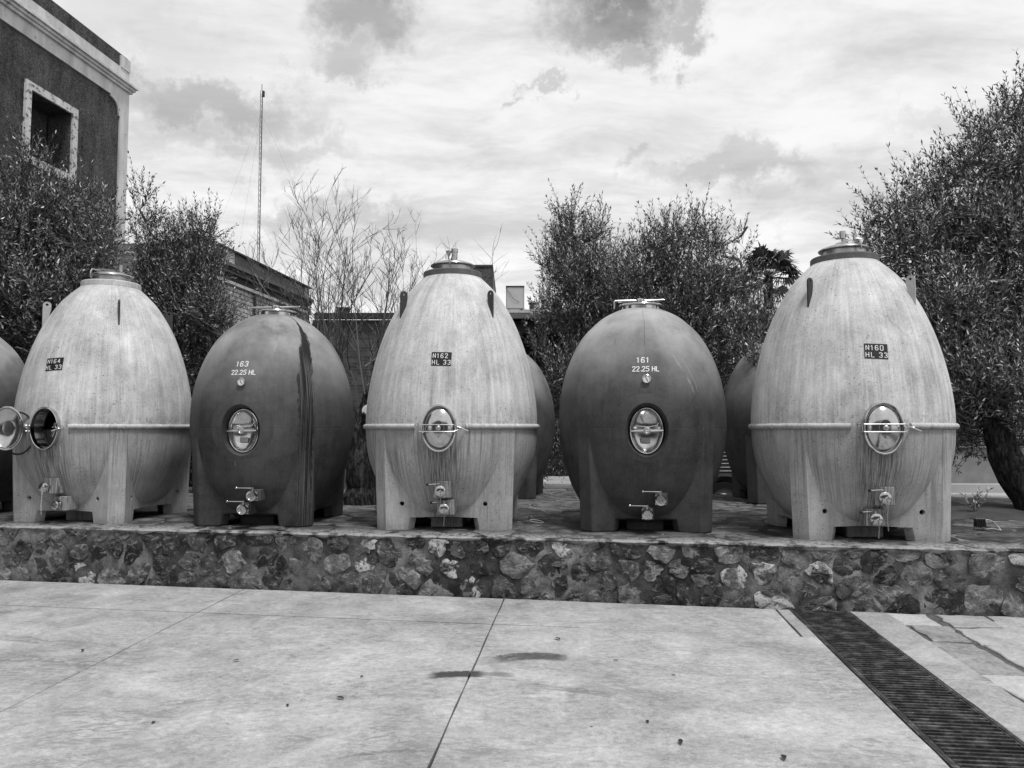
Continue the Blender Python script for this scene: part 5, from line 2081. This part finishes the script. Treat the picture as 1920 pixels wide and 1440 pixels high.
# sprigs growing in the bed at the right
for i, (x_, y_, z_, hh, lab) in enumerate(((5.15, 9.35, ZP + .02, .22, 'small weed sprig in the soil beside the right foot of tank N160'),
                                     (5.55, 9.25, ZP + .03, .30, 'taller young sprig in the bed, just left of the big olive trunk'),
                                     (7.05, 9.05, ZP + .02, .45, 'leafy sucker shoots at the right of the big olive trunk'))):
    pl_ = tag(empty('weed_plant', (x_, y_, z_)), lab, 'plant', 'weeds in the planting bed')
    bb = MB()
    g3 = random.Random(i)
    Ps, Ds, Ss = [], [], []
    for j in range(7):
        a = g3.uniform(0, 2 * PI)
        tip = Vector((math.cos(a) * hh * .5, math.sin(a) * hh * .4, hh * g3.uniform(.5, 1)))
        bb.tube([(0, 0, -.02), tip * .5 + Vector((0, 0, .02)), tip], [.005, .004, .002], 4)
        for t in np.linspace(.25, 1, 8):
            for sg in (-1, 1):
                q = tip * t
                dd = (tip.normalized() + Vector((g3.uniform(-1, 1), g3.uniform(-1, 1), .3))).normalized()
                Ps.append(q); Ds.append(dd); Ss.append(dd.orthogonal().normalized())
    bb.build('stem', M['branch'], pl_)
    V, Fq = leaves(np.array(Ps), np.array(Ds), np.array(Ss), .07, .02, np.random.default_rng(i))
    link('leaf_spray', fast_mesh('leaf_spray', V, Fq, M['olive'], 4), pl_)

# fan palms behind the low building
def palm(label, base, H, seed, sc=1.):
    rg = random.Random(seed)
    root = tag(empty('fan_palm', base), label, 'palm tree', 'fan palms behind the low building')
    bb = MB(); bb.tube([(0, 0, 0), (.05, 0, H * .5), (0, 0, H)], [.22, .17, .16], 10); bb.build('trunk', M['bark'], root)
    for k_ in range(30):
        fb = MB()
        az = rg.uniform(0, 2 * PI)
        el = rg.uniform(-.5, 1.35)
        d_ = Vector((math.cos(az) * math.cos(el), math.sin(az) * math.cos(el), math.sin(el)))
        o0_ = Vector((0, 0, H))
        L1 = rg.uniform(.45, .7) * sc
        c = o0_ + d_ * L1 + Vector((0, 0, -.05))
        fb.tube([o0_, o0_ + d_ * L1 * .5 + Vector((0, 0, .03)), c], [.02, .014, .010], 4)
        side = d_.cross(Vector((0, 0, 1))).normalized()
        upv = side.cross(d_).normalized()
        nb = 22
        for j in range(nb):
            a = (j / (nb - 1) - .5) * 3.6
            bd = (d_ * math.cos(a) + side * math.sin(a)).normalized()
            Lb = .62 * sc * (1 - .18 * abs(a) / 1.8) * rg.uniform(.85, 1.05)
            wv = bd.cross(upv).normalized() * .035
            m1 = c + bd * Lb * .6 + upv * .02
            tip = c + bd * Lb + Vector((0, 0, -.20 * sc * rg.uniform(.5, 1.3)))
            fb.add([c, m1 + wv, m1 - wv, tip], [(0, 2, 1), (1, 2, 3)])
        fb.build('frond', M['palm'], root)


palm('larger fan palm whose fronds rise left of tank N160', (8.75, 26, 0), 6.75, 1, 1.15)
palm('smaller fan palm left of the larger one, half hidden by olive sprigs', (7.7, 27.5, 0), 6.7, 2, 1.)

# ------------------------------------------------------------------ corrugated van behind the tanks
van = tag(empty('delivery_van', (2.7, 12.95, .1)), 'old grey van with ribbed sides and pale roof, glimpsed between tanks 161 and N160', 'van')
VL, VW, VH = 4.3, 1.9, 2.15


def arc_cut(x0, x1, wheels, z0, z1, step=.05):
    top = []
    return top


bb = MB()
# side outline with wheel arches, extruded across the width
out = [(0, .38)]
x = 0.
pts = []
for wx in (.87, 3.35):
    pts.append((wx - .42, .30))
    for a in range(0, 181, 20):
        pts.append((wx - .40 * math.cos(R(a)), .32 + .40 * math.sin(R(a))))
    pts.append((wx + .42, .30))
outl = [(0, .32)] + pts + [(VL, .32), (VL, 1.1), (VL - .25, 1.25), (VL - .55, VH - .15), (VL - .7, VH), (.08, VH), (0, VH - .1)]
# polygon x,z extruded along y
RXv = Matrix(((1, 0, 0), (0, 0, 1), (0, 1, 0)))
bb.prism(outl, 0, VW, RXv)
body = bb.build('body', M['van'], van)
bm = bmesh.new(); bm.from_mesh(body.data); bmesh.ops.recalc_face_normals(bm, faces=bm.faces); bm.to_mesh(body.data); bm.free()
for i in range(7):
    bb = MB(); bb.tube([(.05, -.006, .80 + i * .062), (VL - .1, -.006, .80 + i * .062)], .009, 6); bb.build('side_rib', M['van'], van)
bb = MB(); bb.prism([(.02, -.03), (VL - .72, -.03), (VL - .85, VW + .03), (.02, VW + .03)], VH + .002, VH + .10)
bevel(bb.build('roof', M['van_roof'], van), .03)
bb = MB(); bb.box((VL - 1.1, -.004, 1.55), (.7, .012, .5)); bb.build('side_window', M['glass'], van)
bb = MB(); bb.box((1.2, -.004, 1.55), (1.3, .012, .5)); bb.build('side_window', M['glass'], van)
for wx in (.87, 3.35):
    for yy in (.12, VW - .12):
        w_ = MB(); w_.lathe([(.2, -.09), (.30, -.09), (.315, -.06), (.315, .06), (.30, .09), (.2, .09)], (wx, yy, .31), RX90, 32); wo = w_.build('wheel', M['rubber'], van)
        r_ = MB(); r_.lathe([(.20, .085), (.19, .06), (.12, .05), (.10, .075), (.05, .09), (.001, .09)], (wx, yy, .31), RX90, 28); r_.build('rim', M['sheet'], wo)
bb = MB(); bb.box((VL + .03, VW / 2, .5), (.08, VW, .14)); bb.build('bumper', M['dull'], van)
for yy in (.25, VW - .25):
    bb = MB(); bb.lathe([(.09, 0), (.09, .03), (.07, .045), (.001, .05)], (VL, yy, .85), Matrix.Rotation(R(90), 3, 'Y'), 20); bb.build('headlight', M['steel'], van)

# ------------------------------------------------------------------ small things on the platform
fl = tag(empty('floodlight', (4.80, 7.95, ZP + .004), R(-10)), 'small black floodlight with a pale cable at the right end of the platform', 'floodlight')
bb = MB(); bb.box((0, 0, .075), (.10, .05, .085), rot=Matrix.Rotation(R(-12), 3, 'X')); bevel(bb.build('housing', M['black_plastic'], fl), .006)
for x_ in (-.035, 0, .035):
    bb = MB(); bb.cyl((x_, .0, .122), .008, .016); bb.build('fixing_bolt', M['steel'], fl)
for i in range(6):
    bb = MB(); bb.box((-.04 + .016 * i, -.030, .075), (.003, .014, .08), rot=Matrix.Rotation(R(-12), 3, 'X')); bb.build('cooling_fin', M['black_plastic'], fl)
bb = MB(); bb.tube([(-.056, 0, .08), (-.058, 0, .0), (-.04, 0, .004), (.04, 0, .004), (.058, 0, .0), (.056, 0, .08)], .004, 6); bb.build('bracket', M['black_plastic'], fl)
bb = MB(); bb.tube([(.05, .01, .10), (.09, .02, .105), (.14, .02, .085), (.18, .01, .03), (.19, -.02, .004)], .005, 6)
bb.tube([(.0, .02, .03), (.05, -.01, .012), (.12, .0, .02), (.19, -.02, .004)], .004, 6); bb.build('cable', M['cable'], fl)
hs_ = tag(empty('hose_fitting', (.19, 8.55, ZP + .006)), 'metal hose fitting with a looped wire lying between tanks N162 and 161', 'hose fitting')
bb = MB(); bb.tube([(-.05, 0, .012), (.0, -.01, .014)], .010, 8); bb.tube([(0, 0, .01), (0, 0, .075)], .007, 8); bb.build('spout', M['steel'], hs_)
bb = MB(); bb.tube([(0, 0, .03), (.06, .01, .035), (.13, -.01, .02), (.16, -.04, .008), (.12, -.06, .006), (.06, -.03, .010), (0, .0, .02)], .0045, 6); bb.build('wire_loop', M['cable'], hs_)
for (x_, y_, r_, lab) in ((-2.93, 8.05, .030, 'steel blanking cap lying under the valves of tank 163'), (-2.37, 7.98, .045, 'flat round steel flange lying by the right foot of tank 163'),
                          (1.46, 7.55, .022, 'small steel cap lying by the right foot of tank 161'), (-3.86, 8.55, .035, 'round cap leaning on the flagstones between tanks N164 and 163')):
    cp = tag(empty('steel_cap', (x_, y_, ZP + .008)), lab, 'steel cap')
    bb = MB(); bb.lathe([(r_, 0), (r_, .012), (r_ * .75, .016), (.001, .016)], seg=20); bb.build('disc', M['dull'], cp)
    bb = MB(); bb.tube([(0, 0, .012), (0, 0, .032)], .006, 8); bb.build('stub', M['steel'], cp)

# fallen leaves on the courtyard
lm = []
for v_ in range(3):
    bb = MB()
    g3 = random.Random(v_)
    k = 7
    vs = []
    for i in range(k):
        t = i / (k - 1)
        w_ = .011 * math.sin(PI * t) + .0005
        zc = .004 + .008 * math.sin(PI * t) * g3.uniform(.4, 1.2)
        vs += [(t * .055 - .027, -w_, zc + .003), (t * .055 - .027, w_, zc + .004)]
    bb.add(vs, [(2 * i, 2 * i + 2, 2 * i + 3, 2 * i + 1) for i in range(k - 1)], True)
    lm.append(bb.mesh('dead_leaf', M['dark_wood']))
spots = [(-1.955, 4.29), (-2.71, 3.55), (-2.66, 3.60), (-1.02, 4.66), (.74, 4.30), (.72, 5.42), (-.97, 5.07), (1.32, 3.83), (.35, 5.95), (-1.30, 4.55), (-3.1, 5.65), (.86, 4.02), (1.05, 5.1), (-1.9, 5.4), (2.7, 6.2), (3.5, 6.05)]
gl3 = random.Random(4)
for i, (x_, y_) in enumerate(spots):
    o = link('dead_leaf', lm[i % 3], None, (x_, y_, .001))
    o.rotation_euler = (0, 0, gl3.uniform(0, 6.28))
    sc_ = gl3.uniform(.6, 1.25)
    o.scale = (sc_, sc_, sc_)
    side_ = 'left of the oblique left joint' if x_ < LB(y_) else ('between the two long joints' if x_ < LA(y_) else ('between the middle joint and the grate' if x_ < LD(y_) else 'on the paving right of the grate'))
    dist_ = 'in the nearest part' if y_ < 4.2 else ('in the middle distance' if y_ < 5.2 else 'towards the stone wall')
    tag(o, 'small dark dry leaf ' + side_ + ', ' + dist_, 'leaf', 'dry leaves scattered over the courtyard floor')
o = MB(); o.box((0, 0, .006), (.03, .022, .010), .4)
tag(o.build('pebble', M['ledge'], None, (-1.42, 4.93, .0)), 'tiny pale chip of stone on the courtyard floor, left of the middle joint', 'pebble')
